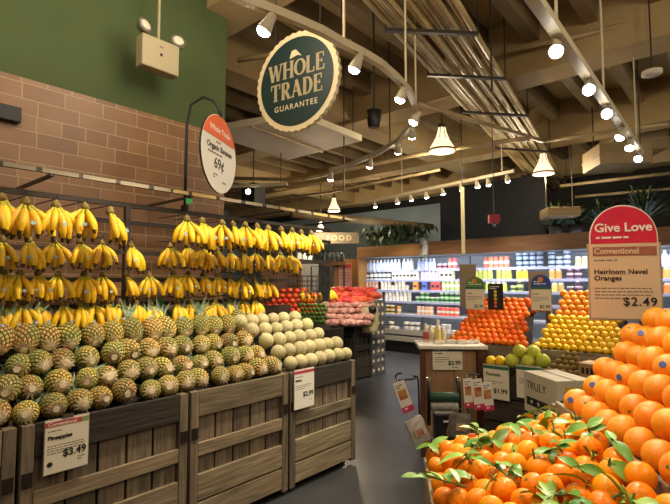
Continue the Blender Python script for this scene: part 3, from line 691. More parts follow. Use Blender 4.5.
# price cards in the middle distance
def small_card(u0, v0, u1, v1, y, label, band, name='price_card', face=M_CREAM, n=(0, -1), tilt=0):
    a = at_y(u0, v1, y); b = at_y(u1, v0, y); c = card(name, label, 'price card', ((a.x + b.x) / 2, y, (a.z + b.z) / 2), n, b.x - a.x, b.z - a.z, face=face, tilt=tilt)
    return c, b.x - a.x, b.z - a.z
M_GRNB = mat('green_header', '2f6b4a', .5); M_DKGRN = mat('dark_green_header', '2c4038', .5); M_BLUEH = mat('blue_header', '2d49a0', .5); M_GRNL = mat('leaf_green_header', '5d8a4c', .5); M_ORDOT = mat('orange_dot', 'e8892c', .5)
s, w, h = small_card(484, 367, 508.5, 397, LY - .03, 'cream price card hanging under the lemons beside the demo counter', 0); strip(s, -w / 2, w / 2, h / 2 - .03, h / 2 - .004, M_GRNB)
text_part('lettering', 'Pomelo', .04, M_INK, s, -w / 2 + .02, h / 2 - .085, bold=.0006); text_part('lettering', '$1.99', .05, M_INK, s, w / 2 - .012, -h / 2 + .05, align='RIGHT', bold=.001); fine_print(s, M_GREYINK, -w / 2 + .02, 0, w * .7, 2, .016, .006)
s, w, h = small_card(517, 368, 541, 397, LY - .03, 'cream price card half hidden behind the white carton', 0); strip(s, -w / 2, w / 2, h / 2 - .03, h / 2 - .004, M_GRNB); fine_print(s, M_GREYINK, -w / 2 + .02, .02, w * .7, 3, .016, .006, seed=3)
def topper(u0, v0, u1, v1, vd, y, label, mcol, mband):
    s, w, h = small_card(u0, vd, u1, v1, y, label, 0)
    zt = at_y(u0, v0, y).z - at_y(u0, vd, y).z
    MB().prism(dome(w / 2, h / 2, h / 2 + zt), -.0012, .004).build('topper', mcol, s); strip(s, -w / 2, w / 2, h / 2 - .022, h / 2, mband)
    MB().prism(disc(.024, 0, 0, 20, 0, h / 2 + zt * .62), -.003, -.0012).build('emblem', M_ORDOT, s)
    fine_print(s, M_PAPERW, -w * .35, h / 2 + zt * .22, w * .7, 2, -.02, .009, y=-.0028); fine_print(s, M_GREYINK, -w * .42, h / 2 - .07, w * .6, 1, .01, .008); fine_print(s, M_GREYINK, -w * .42, h / 2 - .10, w * .8, 3, .016, .005, seed=5)
    text_part('lettering', '$2.99', .042, M_INK, s, w / 2 - .01, -h / 2 + .02, align='RIGHT', bold=.0006); return s
topper(466, 277, 484, 309, 287, BY + .27, 'cream price card with a green arched top on the clementine pyramid', M_GRNL, M_GRNB)
topper(531.5, 275, 551, 310, 287, BY + .27, 'cream price card with a blue arched top left of the tangerines', M_BLUEH, M_GRNB)
a = at_y(488.5, 309, BY + .27); b = at_y(502.5, 284, BY + .27); w, h = b.x - a.x, b.z - a.z
s = card('black_sign', 'narrow black sign with a column of fruit pictures on the clementine pyramid', 'sign', ((a.x + b.x) / 2, BY + .27, (a.z + b.z) / 2), (0, -1), w, h, frame=M_BLACK, face=mat('black_card', '141413', .5))
for k, cc in enumerate(('d8c23a', 'd9d05a', 'e0a040', 'e06a3a', 'd8584a')): MB().prism(disc(.016, 0, 0, 16, 0, h / 2 - .075 - k * .036), -.0025, -.001).build('fruit_picture', mat('fruit_pic_%d' % k, cc, .6), s)
fine_print(s, M_PAPERW, -w * .38, h / 2 - .03, w * .76, 2, .018, .008)
for q, (u0, v0, u1, v1) in enumerate(((460, 264, 476, 296), (529, 272, 545, 292))):
    a = at_y(u0, v1, BY + .66); b = at_y(u1, v0, BY + .66)
    MB_ = None
    s = tag(bevel(MB().box((a.x, BY + .655, BZ + .3), (b.x, BY + .662, b.z)).build('card_back', mat('kraft_card', 'a8957c', .7)), .002), ('plain kraft card back standing behind the green arched price card', 'plain kraft card back standing behind the blue arched price card')[q], 'card')

# carton lettered TRULY
M_CART = mat('white_carton', 'cfc6b4', .6, 'c2b8a4', 6); M_KRAFT = mat('kraft_carton', 'a58358', .7, '94744c', 6)
cz = .985; near = LF(1.262, 2.72, 0); ang = math.atan2(.33, -.055)   # front face direction in (lat, fwd)
fd = (RGT * -.055 + FWD * .33).normalized(); sd = Vector((fd.y, -fd.x, 0))
t = thing('carton', 'white carton lettered TRULY standing behind the mandarins', 'carton', (near + fd * .335).to_tuple(), math.atan2(-fd.y, -fd.x))
bw, bd_, bh = .335, .235, .245; z0 = cz - bh
bevel(MB().box((0, 0, z0), (bw, bd_, cz)).build('box_body', M_CART, t), .003)
MB().box((0.0, bd_ * .46, cz), (bw, bd_ * .54, cz + .001)).build('tape', mat('grey_tape', '3c4046', .4), t)
text_part('lettering', 'TRULY', .072, M_INK, t, .03, cz - .10, y=-.0015, bold=-.001, xs=.95)
strip(t, .03, bw - .09, cz - .20, cz - .15, M_INK)
for k in range(3): MB().prism([(x_ + .03 + .055 + k * .07, z_ + cz - .175) for x_, z_ in ((-.014, 0), (0, -.014), (.014, 0), (0, .014))], -.003, -.0018).build('diamond_mark', M_CART, t)
for (yy, zz, ww, hh, mm_) in ((.05, cz - .06, .06, .05, mat('yellow_print', 'c9b23a', .6)), (.13, cz - .07, .05, .07, mat('yellow_print', 'c9b23a', .6)), (.02, cz - .15, .018, .08, M_INK), (.10, cz - .12, .03, .05, mat('olive_print', '7a7434', .6))):
    MB().box((bw, yy, zz - hh / 2), (bw + .0015, yy + ww, zz + hh / 2)).build('side_print', mm_, t)
bx = thing('carton_stand', 'dark stand under the white TRULY carton', 'stand', (near + fd * .335).to_tuple(), math.atan2(-fd.y, -fd.x))
for q in range(3): MB().box((.0, .002, .03 + q * .235), (bw, .02, .25 + q * .235)).build('front_board', mat('dark_board', '2c241c'), bx)
MB().box((0, .022, 0), (bw, bd_, z0 - .002)).build('body', M_DARKIN, bx)
kc = at_y(578, 375, LY + .05)
t = thing('small_carton', 'small brown carton right of the kiwis', 'carton', (kc.x + .01, LY + .03, LZ - .034), R(-6)); bevel(MB().box((0, 0, 0), (.22, .2, .105)).build('box_body', M_KRAFT, t), .003)
for k in range(3): MB().box((.02 + k * .03, -.0012, .03), (.04 + k * .03, 0, .075)).build('side_print', M_INK, t)
MB().box((0, .09, .105), (.22, .11, .106)).build('tape', M_CREAM, t)

# ------------------------------------------------------------------ wooden demo counter
DF = 4.30; c0 = at_f(419, 345, DF); 
M_OAK = wood('oak_panel', '8a6a4a', 'ac8a62', (12, 12, 1.5), scale=2.0, rough=.5); M_CHERRY = wood('dark_cherry', '4a2a1c', '5e3826', (12, 12, 1.2), rough=.45)
ztp = at_f(450, 345, DF).z; l0 = (419 - 335) / FPX * DF * 1.0; l1 = (482.5 - 335) / FPX * DF; w = l1 - l0
DC = .5
t = thing('demo_counter', 'wooden demo counter with a white top and a cream price card', 'counter', (*LF(l0, DF).xy, 0), YAW + R(-4))
MB().box((.03, .012, .0), (w - .03, .30, ztp - .035)).build('body', M_CHERRY, t)
MB().box((.045, .0, .04), (w * .52, .013, ztp - .05)).build('front_panel', M_OAK, t); MB().box((w * .52 + .006, .0, .04), (w - .085, .013, ztp - .05)).build('front_panel', M_OAK, t)
for xx in (.0, w - .075): bevel(MB().box((xx, -.02, 0), (xx + .045 + (.03 if xx else 0), .014, ztp - .035)).build('corner_trim', M_CHERRY, t), .004)
bevel(MB().box((-.015, -.04, ztp - .033), (w + .015, .38, ztp)).build('counter_top', mat('white_counter', 'd9d3c6', .4), t), .006)
s = card('price_card', 'cream price card with a dark green header on the demo counter', 'price card', tuple(at_f(447.5, 358.5, DF - .035)), tuple(-FWD), (462 - 433) / FPX * DF, (370 - 348) / FPX * DF); w, h = (462 - 433) / FPX * DF, (370 - 348) / FPX * DF
strip(s, -w / 2, w / 2, h / 2 - .038, h / 2 - .006, M_DKGRN); fine_print(s, M_PAPERW, -w / 2 + .015, h / 2 - .026, w * .75, 1, .01, .010, y=-.003); fine_print(s, M_INK, -w / 2 + .02, h / 2 - .06, w * .4, 1, .01, .009); fine_print(s, M_GREYINK, -w / 2 + .02, h / 2 - .095, w * .5, 3, .018, .006, seed=5)
text_part('lettering', '$3.99', .05, M_INK, s, w / 2 - .015, -h / 2 + .045, align='RIGHT', bold=.0012); fine_print(s, M_GREYINK, w / 2 - .09, -h / 2 + .018, .08, 1, .01, .008)
def on_counter(u, dd=.12): p = LF((u - 335) / FPX * (DF + dd), DF + dd, ztp); return p
def bottle_me(name, prof, mats, mis, n=14): return MB().lathe(prof, n, mis).mesh(name, mats, True)
MCAP = mat('white_cap', 'dcd8cf', .4)
for u, dd, colr, lb, hh in ((425, .25, 'a8403a', 'tall slim red-labelled bottle on the demo counter', .17), (430, .32, 'c9b8a0', 'tall slim pale bottle between the red and yellow ones on the counter', .15), (437, .22, 'cfc25a', 'tall yellow-labelled bottle at the left of the demo counter', .21), (442, .3, 'c9c0a0', 'pale jar behind the yellow-labelled bottle on the demo counter', .13)):
    t = thing('bottle', lb, 'bottle', on_counter(u, dd)); r = .026 if hh > .16 else .03
    MB().lathe([(r * .9, 0), (r, .01), (r, hh * .62), (r * .55, hh * .8), (r * .5, hh * .9)], 14).build('body', mat('clear_plastic_' + colr, 'd8cfc0', .25), t, True)
    MB().lathe([(r * 1.02, hh * .12), (r * 1.02, hh * .55)], 14, caps=False).build('bottle_label', mat('label_' + colr, colr, .5), t, True); MB().lathe([(r * .58, hh * .9), (r * .58, hh)], 14).build('cap', MCAP, t)
for u, dd, colr, lb in ((438, .08, 'c9a070', 'flat clear snack pack at the left front of the counter top'), (450, .12, 'b85a3a', 'flat clear pack with red contents on the middle of the counter top'), (461, .08, 'c98a5a', 'flat clear pack with brown contents near the right of the counter top'), (472, .12, 'b0452f', 'flat clear pack with dark red contents at the right end of the counter top')):
    t = thing('snack_pack', lb, 'pack', on_counter(u, dd), YAW); bevel(MB().box((-.05, -.035, 0), (.05, .035, .03)).build('tray', mat('tray_plastic', 'd5d0c6', .25), t), .008)
    bevel(MB().box((-.042, -.028, .0305), (.042, .028, .036)).build('contents', mat('snack_' + colr, colr, .6, 'd8c0a0', 40), t), .004)

# ------------------------------------------------------------------ produce bag stand
BF = 3.0
def bf(u, v, f=BF): return at_f(u, v, f)
o0 = bf(442, 400); t = thing('bag_stand', 'black produce bag stand with a green roll in front of the demo counter', 'bag stand', (o0.x, o0.y, 0), YAW)
def lx(u, f=BF): return (u - 335) / FPX * f - o0.dot(RGT)
def lz(v, f=BF): return at_f(442, v, f).z
for u in (427, 457):
    MB().tube([(lx(u), 0, lz(425)), (lx(u) + .0, .0, lz(392)), (lx(u) + (.004 if u < 440 else -.004), .02, lz(378))], .012, 8).build('arm', M_BLACK, t, True)
    MB().lathe([(.014, -.008), (.014, .008)], 10, 0, Matrix.Translation((lx(u), .0, lz(379))) @ Matrix.Rotation(math.pi / 2, 4, 'X')).build('knob', M_CHROME, t)
MB().tube([(lx(428), 0, lz(397)), (lx(456), 0, lz(397))], .03, 14).build('green_roll', mat('green_roll', '24503a', .5, '1f4432', 30), t, True)
MB().tube([(lx(429), -.01, lz(406)), (lx(455), -.01, lz(406))], .026, 14).build('clear_roll', mat('clear_roll', 'b8b4a8', .25, '8d8a80', 30), t, True)
bevel(MB().box((lx(432), -.03, lz(440)), (lx(453), .05, lz(413))).build('body', M_BLACK, t), .01); MB().box((lx(430), -.02, .03), (lx(455), .04, lz(440))).build('pole', M_BLACK, t)
bevel(MB().box((lx(424), -.14, 0), (lx(460), .16, .03)).build('base', M_BLACK, t), .008); MB().box((lx(440), -.032, lz(421)), (lx(445), -.03, lz(419))).build('badge', M_PAPERW, t)
MB().tube([(lx(424), 0, lz(430)), (lx(418), 0, lz(420)), (lx(417), 0, lz(381)), (lx(416), -.0, lz(376.5)), (lx(412), -.0, lz(376))] , .006, 6).build('hook_wire', M_BLACK, t, True)
MB().tube([(lx(415), 0, lz(377)), (lx(412), 0, lz(379)), (lx(396), -.0, lz(380.5)), (lx(394.5), 0, lz(376)), (lx(397), 0, lz(373.5)), (lx(401), 0, lz(373))], .006, 6).build('hook_wire', M_BLACK, t, True)
MB().tube([(lx(465), 0, lz(410)), (lx(465), 0, lz(378)), (lx(467), 0, lz(374)), (lx(478), 0, lz(375))], .006, 6).build('hook_wire', M_BLACK, t, True)
MB().tube([(lx(452), 0.0, lz(425)), (lx(466), 0, lz(415)), (lx(465), 0, lz(408))], .006, 6).build('hook_wire', M_BLACK, t, True)
M_PINKB = mat('hot_pink', 'd0345c', .5); M_TPIC = mat('tag_picture', 'c9a45a', .5, 'b8503c', 25)
def hang_tag(u, v0, v1, wpx, label, rot, f=BF - .02, pics=1):
    p = bf(u, v0, f); h = (v1 - v0) / FPX * f; w = wpx / FPX * f
    t = thing('hang_tag', label, 'tag', p, rot=(Matrix.Rotation(YAW + R(6), 3, 'Z') @ Matrix.Rotation(rot, 3, 'Y')).to_euler(), group='hanging recipe tags')
    MB().box((-w / 2, -.001, -h), (w / 2, .001, -h * .10)).build('card_face', M_PAPERW, t); MB().box((-w / 2, -.002, -h), (w / 2, -.001, -h * .83)).build('pink_end', M_PINKB, t)
    MB().box((-w * .35, -.002, -h * .62), (w * .35, -.001, -h * .34)).build('picture', M_TPIC, t); fine_print(t, M_GREYINK, -w * .35, -h * .22, w * .7, 2, .014, .006); fine_print(t, M_PAPERW, -w * .25, -h * .92, w * .5, 1, .01, .01, y=-.003)
    MB().tube([(0, 0, 0), (0, 0, -h * .12)], .0025, 5).build('loop', M_CREAM, t)
hang_tag(397, 378.5, 413, 12, 'long pink-ended tag hanging from the wire hook over the floor', R(-20))
hang_tag(467, 375, 407, 9, 'pink-ended tag at the left of the three by the bag stand', R(-3), BF - .03); hang_tag(476, 375.5, 409, 10.5, 'pink-ended tag in the middle of the three by the bag stand', R(-6), BF - .05); hang_tag(486, 379, 410, 10.5, 'pink-ended tag at the right of the three by the bag stand', R(-5), BF - .01)
# small bags hung at the foot of the stand
def bag(u, v, f, w, h, label, m, roll):
    p = at_f(u, v, f); t = thing('paper_bag', label, 'bag', p, rot=(Matrix.Rotation(YAW + R(12), 3, 'Z') @ Matrix.Rotation(roll, 3, 'Y')).to_euler()); b = MB(); rr = random.Random(label); n = 16; lv = 7
    for i in range(lv):
        z = h * i / (lv - 1); s = 1 + .06 * math.sin(i * 1.7); d_ = .030 * (1 - .75 * (i / (lv - 1)) ** 1.5)
        for j in range(n):
            a = 2 * math.pi * j / n; c_, s_ = math.cos(a), math.sin(a); e = .35
            b.v.append((w / 2 * s * math.copysign(abs(c_) ** e, c_) + rr.uniform(-.003, .003), d_ * math.copysign(abs(s_) ** e, s_) + rr.uniform(-.003, .003), z + rr.uniform(-.002, .002)))
    for i in range(lv - 1):
        for j in range(n): b.f.append((i * n + j, i * n + (j + 1) % n, (i + 1) * n + (j + 1) % n, (i + 1) * n + j)); b.m.append(0)
    b.f.append(tuple(range(n))[::-1]); b.m.append(0); b.f.append(tuple((lv - 1) * n + j for j in range(n))); b.m.append(0)
    b.build('bag_body', m, t)
    MB().box((-w * .28, -.038, h * .30), (w * .22, -.034, h * .62)).build('print_patch', mat('red_print', 'b8645c', .6, 'c8b090', 30), t)
    MB().tube([(-.02, 0, h * .97), (-.012, 0, h + .03), (.012, 0, h + .03), (.02, 0, h * .97)], .003, 5).build('handle', m, t); return t
M_BAGW = mat('paper_white', 'd2cec4', .5, 'b0aca4', 8)
bag(421.5, 441, 2.97, .115, .15, 'white printed paper bag hanging at the left foot of the bag stand', M_BAGW, R(-22)); bag(458, 436, 2.85, .13, .13, 'grey printed bag behind the mandarins at the right foot of the bag stand', mat('paper_grey', '7d7870', .35, '55524e', 14), R(8))
# ------------------------------------------------------------------ dairy case across the back
CY = 9.05; XL = at_y(362, 300, CY).x; XR = .6
M_CASE = mat('case_inside', 'aeb4be', .5); M_SHELF = mat('case_shelf', 'cfd3da', .35); M_LED = mat('led_strip', (.86, .92, 1, 1), .5, emit=3.2); M_KICK = mat('case_kick', '1d1c1b', .5); M_BUMP = mat('case_bumper', '9a958c', .4)
M_HDR = wood('header_wood', '8c6334', 'a87a45', (1.0, 6, 10), scale=2.0, rough=.55, rand=None)
def zc(v, u=405): return at_y(u, v, CY + .25).z
t = thing('dairy_case', 'long open dairy case with white lit shelves under a wooden header', 'refrigerated case', (0, CY, 0))
ztopc = 2.12; zh0, zh1 = 2.13, 2.38
MB().box((XL, .78, .25), (XR, .84, ztopc + .1)).build('back_panel', M_CASE, t); MB().box((XL, -.1, ztopc), (XR, .84, ztopc + .04)).build('canopy', M_CASE, t)
for x0 in (XL - .05, XR): MB().box((x0, -.12, 0), (x0 + .05, .84, zh1)).build('end_panel', M_HDR, t)
MB().box((XL, -.12, 0.0), (XR, .84, .22)).build('kick', M_KICK, t); MB().box((XL, -.2, .22), (XR, .84, .40)).build('base', mat('case_base', '24221f', .45), t); MB().box((XL, -.24, .26), (XR, -.2, .36)).build('bumper', M_BUMP, t)
MB().box((XL, -.2, .40), (XR, -.15, .50)).build('front_lip', M_BUMP, t); MB().box((XL, -.15, .40), (XR, .78, .44)).build('deck', M_SHELF, t)
xs = at_y(431, 250, CY).x
MB().box((XL, -.17, zh0), (xs, -.12, zh1)).build('header', M_HDR, t); MB().box((xs + .02, -.17, zh0), (XR, -.12, zh1 + .03)).build('header', mat('header_wood_dark', '5e3d24', .55, '74502f', 2.0, stretch=(1, 6, 10)), t)
SHZ = [.44] + [round(zc(v), 3) for v in (309.5, 301, 290.5, 280, 269.0)]
print('shelves', SHZ)
SHZ = [.44, .83, 1.12, 1.37, 1.61, 1.84]
SD = [-.12, .02, .06, .10, .14, .18]
for z, d in zip(SHZ[1:], SD[1:]):
    sh = MB().box((XL + .01, d, z - .022), (XR - .01, .78, z)).build('shelf', M_SHELF, t); MB().box((XL + .01, d - .006, z - .05), (XR - .01, d - .001, z - .002)).build('price_rail', mat('price_rail', 'a9abd0', .4, '8f92b0', 30, stretch=(8, 1, 1)), sh)
    MB().box((XL + .05, d + .05, z - .034), (XR - .05, d + .075, z - .0235)).build('led_strip', M_LED, sh)
x = XL + 1.2
while x < XR: MB().box((x - .012, .74, .45), (x + .012, .779, ztopc)).build('upright', M_BUMP, t); x += 1.22
for k in range(5):
    lx_ = XL + .8 + k * 1.35; lamp('case_light', 'AREA', (lx_, CY - .06, ztopc - .03), 17, (.86, .92, 1), .9, target=(lx_, CY + .5, .7))

# products on its shelves
PM = {}
def pmat(h):
    if h not in PM: PM[h] = mat('pack_' + h, h, .45, rand=(.02, .22))
    return PM[h]
PMESH = {}
def product(kind, col, h, w):
    key = (kind, col, h, w)
    if key in PMESH: return PMESH[key]
    m = [pmat(col), MCAP, pmat('3c3a44')]; b = MB(); r = w / 2
    if kind == 'drink_bottle': b.lathe([(r * .9, 0), (r, .01), (r, h * .6), (r * .45, h * .82), (r * .45, h * .88), (r * .52, h * .88), (r * .52, h)], 12, [0, 0, 0, 0, 1, 1])
    elif kind == 'drink_carton': b.box((-r, -r, 0), (r, r, h * .78)); b.add([(-r, -r, h * .78), (r, -r, h * .78), (r, r, h * .78), (-r, r, h * .78), (-r, 0, h * .95), (r, 0, h * .95)], [(0, 1, 5, 4), (2, 3, 4, 5), (1, 2, 5), (3, 0, 4)]); b.box((-r, -.006, h * .94), (r, .006, h), 1); b.box((-r * .7, -r - .002, h * .3), (r * .7, -r - .0005, h * .55), 2)
    elif kind == 'yogurt_cup': b.lathe([(r * .78, 0), (r * .96, h * .88)], 14, 0); b.lathe([(r, h * .88), (r, h)], 14, 1)
    elif kind == 'food_tub': b.lathe([(r * .86, 0), (r * .97, h * .82)], 16, 0); b.lathe([(r, h * .82), (r, h)], 16, 1); b.lathe([(r * .92, h * .25), (r * .97, h * .55)], 16, 2, caps=False)
    elif kind == 'food_jar': b.lathe([(r * .9, 0), (r, .01), (r, h * .72), (r * .8, h * .82)], 14, 0); b.lathe([(r * .84, h * .82), (r * .84, h)], 14, 1)
    elif kind == 'drink_can': b.lathe([(r * .85, 0), (r, .012), (r, h * .9), (r * .82, h)], 14, 0); b.lathe([(r * 1.01, h * .35), (r * 1.01, h * .6)], 14, 1, caps=False)
    PMESH[key] = b.mesh(kind, m, False); return PMESH[key]
SHN = ['bottom deck', 'lowest shelf', 'second shelf up', 'third shelf up', 'fourth shelf up', 'top shelf']
rp = random.Random(77)
def run(sh, u0, u1, kind, col, word, h, w, stack=1, gap=1.03):
    if stack == 1 and h < .135: stack = 2; h = h * .85
    elif stack == 1: h = h * 1.22
    yy = CY + SD[sh] + .03 + w / 2; z = SHZ[sh] + (.0 if sh else .002); x = at_y(u0, 290, yy).x + w / 2; x1 = at_y(u1, 290, yy).x; me = product(kind, col, h, w); k = 0; nm = kind.replace('_', ' ')
    while x + w / 2 <= x1 + .01:
        for q in range(stack):
            if q == stack - 1 and stack > 1 and rp.random() < .2: continue
            o = put(kind, me, None, (x, yy + rp.uniform(-.008, .008), z + q * (h + .001)), (0, 0, rp.uniform(-.15, .15)))
            lv = '' if stack == 1 else (' lower' if q == 0 else ' upper' if q == stack - 1 else ' middle')
            tag(o, f'{word}{lv} {nm} on the case\'s {SHN[sh]}, {ORD[min(k, 57)]} from the left', kind.split('_')[1], f'{word} {nm}s on the {SHN[sh]}')
        x += w * gap; k += 1
for a in ((5, 366, 402, 'drink_bottle', 'c9d2e4', 'pale blue', .20, .10), (5, 403, 417, 'drink_bottle', 'e4e4ea', 'white', .21, .095), (5, 418, 436, 'drink_bottle', 'b9c4e6', 'blue-white', .19, .09), (5, 438, 448, 'food_tub', 'd98a9a', 'pink', .11, .12, 2), (5, 449, 458, 'drink_can', 'e06a6a', 'coral', .18, .10), (5, 484, 515, 'drink_can', 'e08a70', 'peach', .18, .105), (5, 517, 548, 'food_tub', '9ab8e0', 'light blue', .09, .125, 3), (5, 549, 574, 'food_tub', 'a9c2e4', 'sky blue', .09, .13, 3), (5, 576, 590, 'food_jar', 'c2c78a', 'pale green', .14, .11), (5, 655, 680, 'drink_bottle', 'cfd2e8', 'lilac', .19, .10),
          (4, 366, 392, 'food_tub', 'dcdcd4', 'white', .13, .12), (4, 393, 420, 'drink_carton', 'e0d8c4', 'cream', .17, .095), (4, 421, 440, 'drink_bottle', 'c6b4d4', 'lilac', .18, .09), (4, 441, 458, 'drink_carton', 'd8c8a4', 'buff', .18, .10), (4, 474, 496, 'food_jar', 'a8b45c', 'green', .17, .10), (4, 497, 516, 'food_jar', 'b9b860', 'olive', .17, .10), (4, 517, 532, 'food_jar', 'e0c83c', 'yellow', .16, .105), (4, 550, 566, 'food_jar', 'd8a858', 'amber', .15, .105), (4, 567, 588, 'food_tub', '8a5a7a', 'plum', .11, .13), (4, 655, 680, 'food_jar', 'e0a050', 'orange', .15, .11),
          (3, 366, 380, 'yogurt_cup', 'd8a48c', 'peach', .11, .09), (3, 381, 412, 'yogurt_cup', 'dccfc0', 'cream', .12, .095), (3, 414, 422, 'drink_carton', 'e07a4a', 'orange', .17, .11), (3, 423, 431, 'drink_carton', '5a78d0', 'blue', .17, .11), (3, 432, 441, 'drink_carton', 'd05a5a', 'red', .17, .11), (3, 442, 460, 'drink_can', 'a4b47c', 'sage', .17, .10), (3, 486, 510, 'food_jar', 'b4c44c', 'lime', .15, .105), (3, 511, 524, 'food_tub', '9cae4a', 'green', .13, .12), (3, 552, 566, 'food_jar', 'cfb070', 'gold', .14, .105), (3, 567, 588, 'food_tub', '7a4a6a', 'purple', .12, .13), (3, 655, 680, 'food_jar', 'd8904a', 'orange', .14, .11),
          (2, 366, 384, 'yogurt_cup', 'd6d2cc', 'pale', .12, .095), (2, 385, 414, 'yogurt_cup', 'e0dcd4', 'white', .13, .10), (2, 416, 460, 'food_tub', '66b06a', 'green', .12, .115),
          (1, 386, 396, 'food_tub', 'e8c23c', 'yellow', .11, .12), (1, 397, 404, 'drink_can', 'e8a040', 'orange', .14, .10), (1, 417, 436, 'drink_can', 'd8b094', 'tan', .15, .10), (1, 437, 462, 'drink_can', 'd86a5c', 'red', .15, .10), (1, 476, 500, 'food_tub', 'b05a6a', 'rose', .12, .12),
          (0, 389, 402, 'food_tub', 'e8d8b4', 'cream', .12, .13), (0, 404, 424, 'food_tub', 'd8d0c8', 'white', .13, .13), (0, 426, 440, 'yogurt_cup', 'e0cc5c', 'yellow', .14, .11), (0, 441, 460, 'yogurt_cup', 'd4d0cc', 'pale', .13, .11)):
    run(*a)
# things on and above the header
p = at_y(424, 247.5, CY - .2); s = tag(None or card('picture_sign', 'small framed picture sign leaning at the gap in the wooden header', 'picture', (p.x, CY - .19, p.z), (0, -1), .2, .42, frame=M_BLACK, face=mat('dark_picture', '3a3f44', .5, '9aa4a8', 14)), None, None)
MB().prism(disc(.045, 0, 0, 16, .02, .11), -.003, -.001).build('figure', mat('figure_pale', 'cfc8bc', .6), s); MB().box((-.03, -.003, -.15), (.07, -.001, .06)).build('figure', mat('figure_pale', 'cfc8bc', .6), s)
M_FOL = mat('dark_foliage', '1f2f1a', .5, '35492a', 6, rand=(.01, .2)); M_POT = mat('dark_pot', '2a2622', .7)
def plant(u, w, h, z, y, label, spiky, n, seed):
    rr = random.Random(seed); p = at_y(u, 245, y); t = thing('potted_plant', label, 'plant', (p.x, y, z))
    MB().lathe([(.10, 0), (.14, .16), (.12, .16), (.10, .13)], 14).build('pot', M_POT, t, True); b = MB()
    for k in range(n):
        a = rr.uniform(0, 6.283); d = Vector((math.cos(a), math.sin(a), 0)); sd = Vector((-d.y, d.x, 0)); ln = rr.uniform(.6, 1.0)
        if spiky:
            el = rr.uniform(.2, 1.3); b0 = Vector((0, 0, .14)); m_ = b0 + (d * math.cos(el) * w * .35 + Vector((0, 0, math.sin(el) * h * .6))) * ln; e = b0 + (d * math.cos(el) * w * .62 + Vector((0, 0, math.sin(el) * h * .75 - h * .1))) * ln; wd = .018
            b.add([b0 - sd * wd, b0 + sd * wd, m_ + sd * wd, m_ - sd * wd, e], [(0, 1, 2, 3), (3, 2, 4)])
        else:
            c = Vector((rr.gauss(0, .32) * w, rr.uniform(-.5, .5) * .5 , .18 + h * rr.random() ** 1.2 - .12)); wd = rr.uniform(.04, .07); L2 = rr.uniform(.12, .22); dn = (d * rr.uniform(.1, .6) + Vector((0, 0, -1))).normalized()
            b.add([c, c + dn * L2 * .4 + sd * wd, c + dn * L2, c + dn * L2 * .4 - sd * wd], [(0, 1, 2, 3)])
    b.build('foliage', M_FOL, t); return t
ph = zh1 + .06
plant(378, .55, .45, ph - .03, CY + .4, 'hanging leafy plant at the left end of the dairy case top', 0, 150, 1); plant(395, .6, .5, ph - .03, CY + .35, 'bushy plant second from the left on the dairy case', 0, 170, 2); plant(413, .55, .45, ph - .03, CY + .4, 'bushy dark plant left of the black bulkhead on the dairy case', 0, 150, 3)
plant(556, 1.2, .85, ph, CY + .35, 'spiky dark plant at the right end of the black bulkhead', 1, 70, 4); plant(577, 1.0, .7, ph, CY + .4, 'spiky dark plant left of the tall red sign on the case', 1, 70, 5); plant(604, 1.1, .8, ph, CY + .35, 'spiky dark plant behind the round red sign top', 1, 70, 6); plant(645, 1.5, 1.1, ph, CY + .3, 'tall spiky plant right of the round red sign top', 1, 90, 7)

# ------------------------------------------------------------------ produce island behind the melons
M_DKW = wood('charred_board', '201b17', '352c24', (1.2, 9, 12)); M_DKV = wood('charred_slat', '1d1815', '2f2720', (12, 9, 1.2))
ic = at_z(353, 381, 0); IX = ic.x; 
print('island', ic)
ix = [(IX - .0, ic.y - .0)]
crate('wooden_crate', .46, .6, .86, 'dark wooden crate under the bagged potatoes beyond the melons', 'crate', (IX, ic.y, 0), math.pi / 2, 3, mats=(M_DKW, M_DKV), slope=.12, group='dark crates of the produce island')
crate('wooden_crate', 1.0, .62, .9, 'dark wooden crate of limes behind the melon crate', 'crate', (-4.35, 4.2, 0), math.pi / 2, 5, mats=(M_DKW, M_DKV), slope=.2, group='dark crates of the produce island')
M_POTN = mat('pink_potato_bag', 'c99a90', .6, '8f5a52', 26, rand=(.012, .18), bump=.5, bscale=30); M_REDB = mat('red_mesh_bag', 'd8503a', .55, 'b03426', 30, rand=(.012, .12), bump=.5, bscale=30)
def netbag(m, seed, nm):
    rr = random.Random(seed); t = thing(nm, nm, 'bag'); b = MB(); n = 14; rws = 9
    bumps = [(rr.uniform(0, 6.28), rr.uniform(.1, .9)) for _ in range(18)]; vs = []; fs = []
    for i in range(rws):
        f = i / (rws - 1); r0 = .085 * math.sin(math.pi * (.08 + .86 * f)) ** .6
        for j in range(n):
            a = 2 * math.pi * j / n; r = r0 * (.9 + .16 * max(math.exp(-(((a - ba + math.pi) % 6.283 - math.pi) ** 2 * 4 + (f - bf_) ** 2 * 40)) for ba, bf_ in bumps))
            vs.append((-.12 + .24 * f, r * math.cos(a), r * .75 * math.sin(a) + .05))
    for i in range(rws - 1):
        for j in range(n): fs.append((i * n + j, i * n + (j + 1) % n, (i + 1) * n + (j + 1) % n, (i + 1) * n + j))
    fs.append(tuple(range(n))[::-1]); fs.append(tuple((rws - 1) * n + j for j in range(n))); b.add(vs, fs); b.build('net', m, t, True)
    MB().tube([(.115, 0, .05), (.14, 0, .055), (.165, .01, .07)], [.018, .008, .02], 8).build('tied_end', m, t, True); return t
kb = [Maker(netbag(M_POTN, 1, 'potato_bag')), Maker(netbag(M_POTN, 2, 'potato_bag'))]; kr = [Maker(netbag(M_REDB, 3, 'red_net_bag')), Maker(netbag(M_REDB, 4, 'red_net_bag'))]
rb_ = random.Random(12)
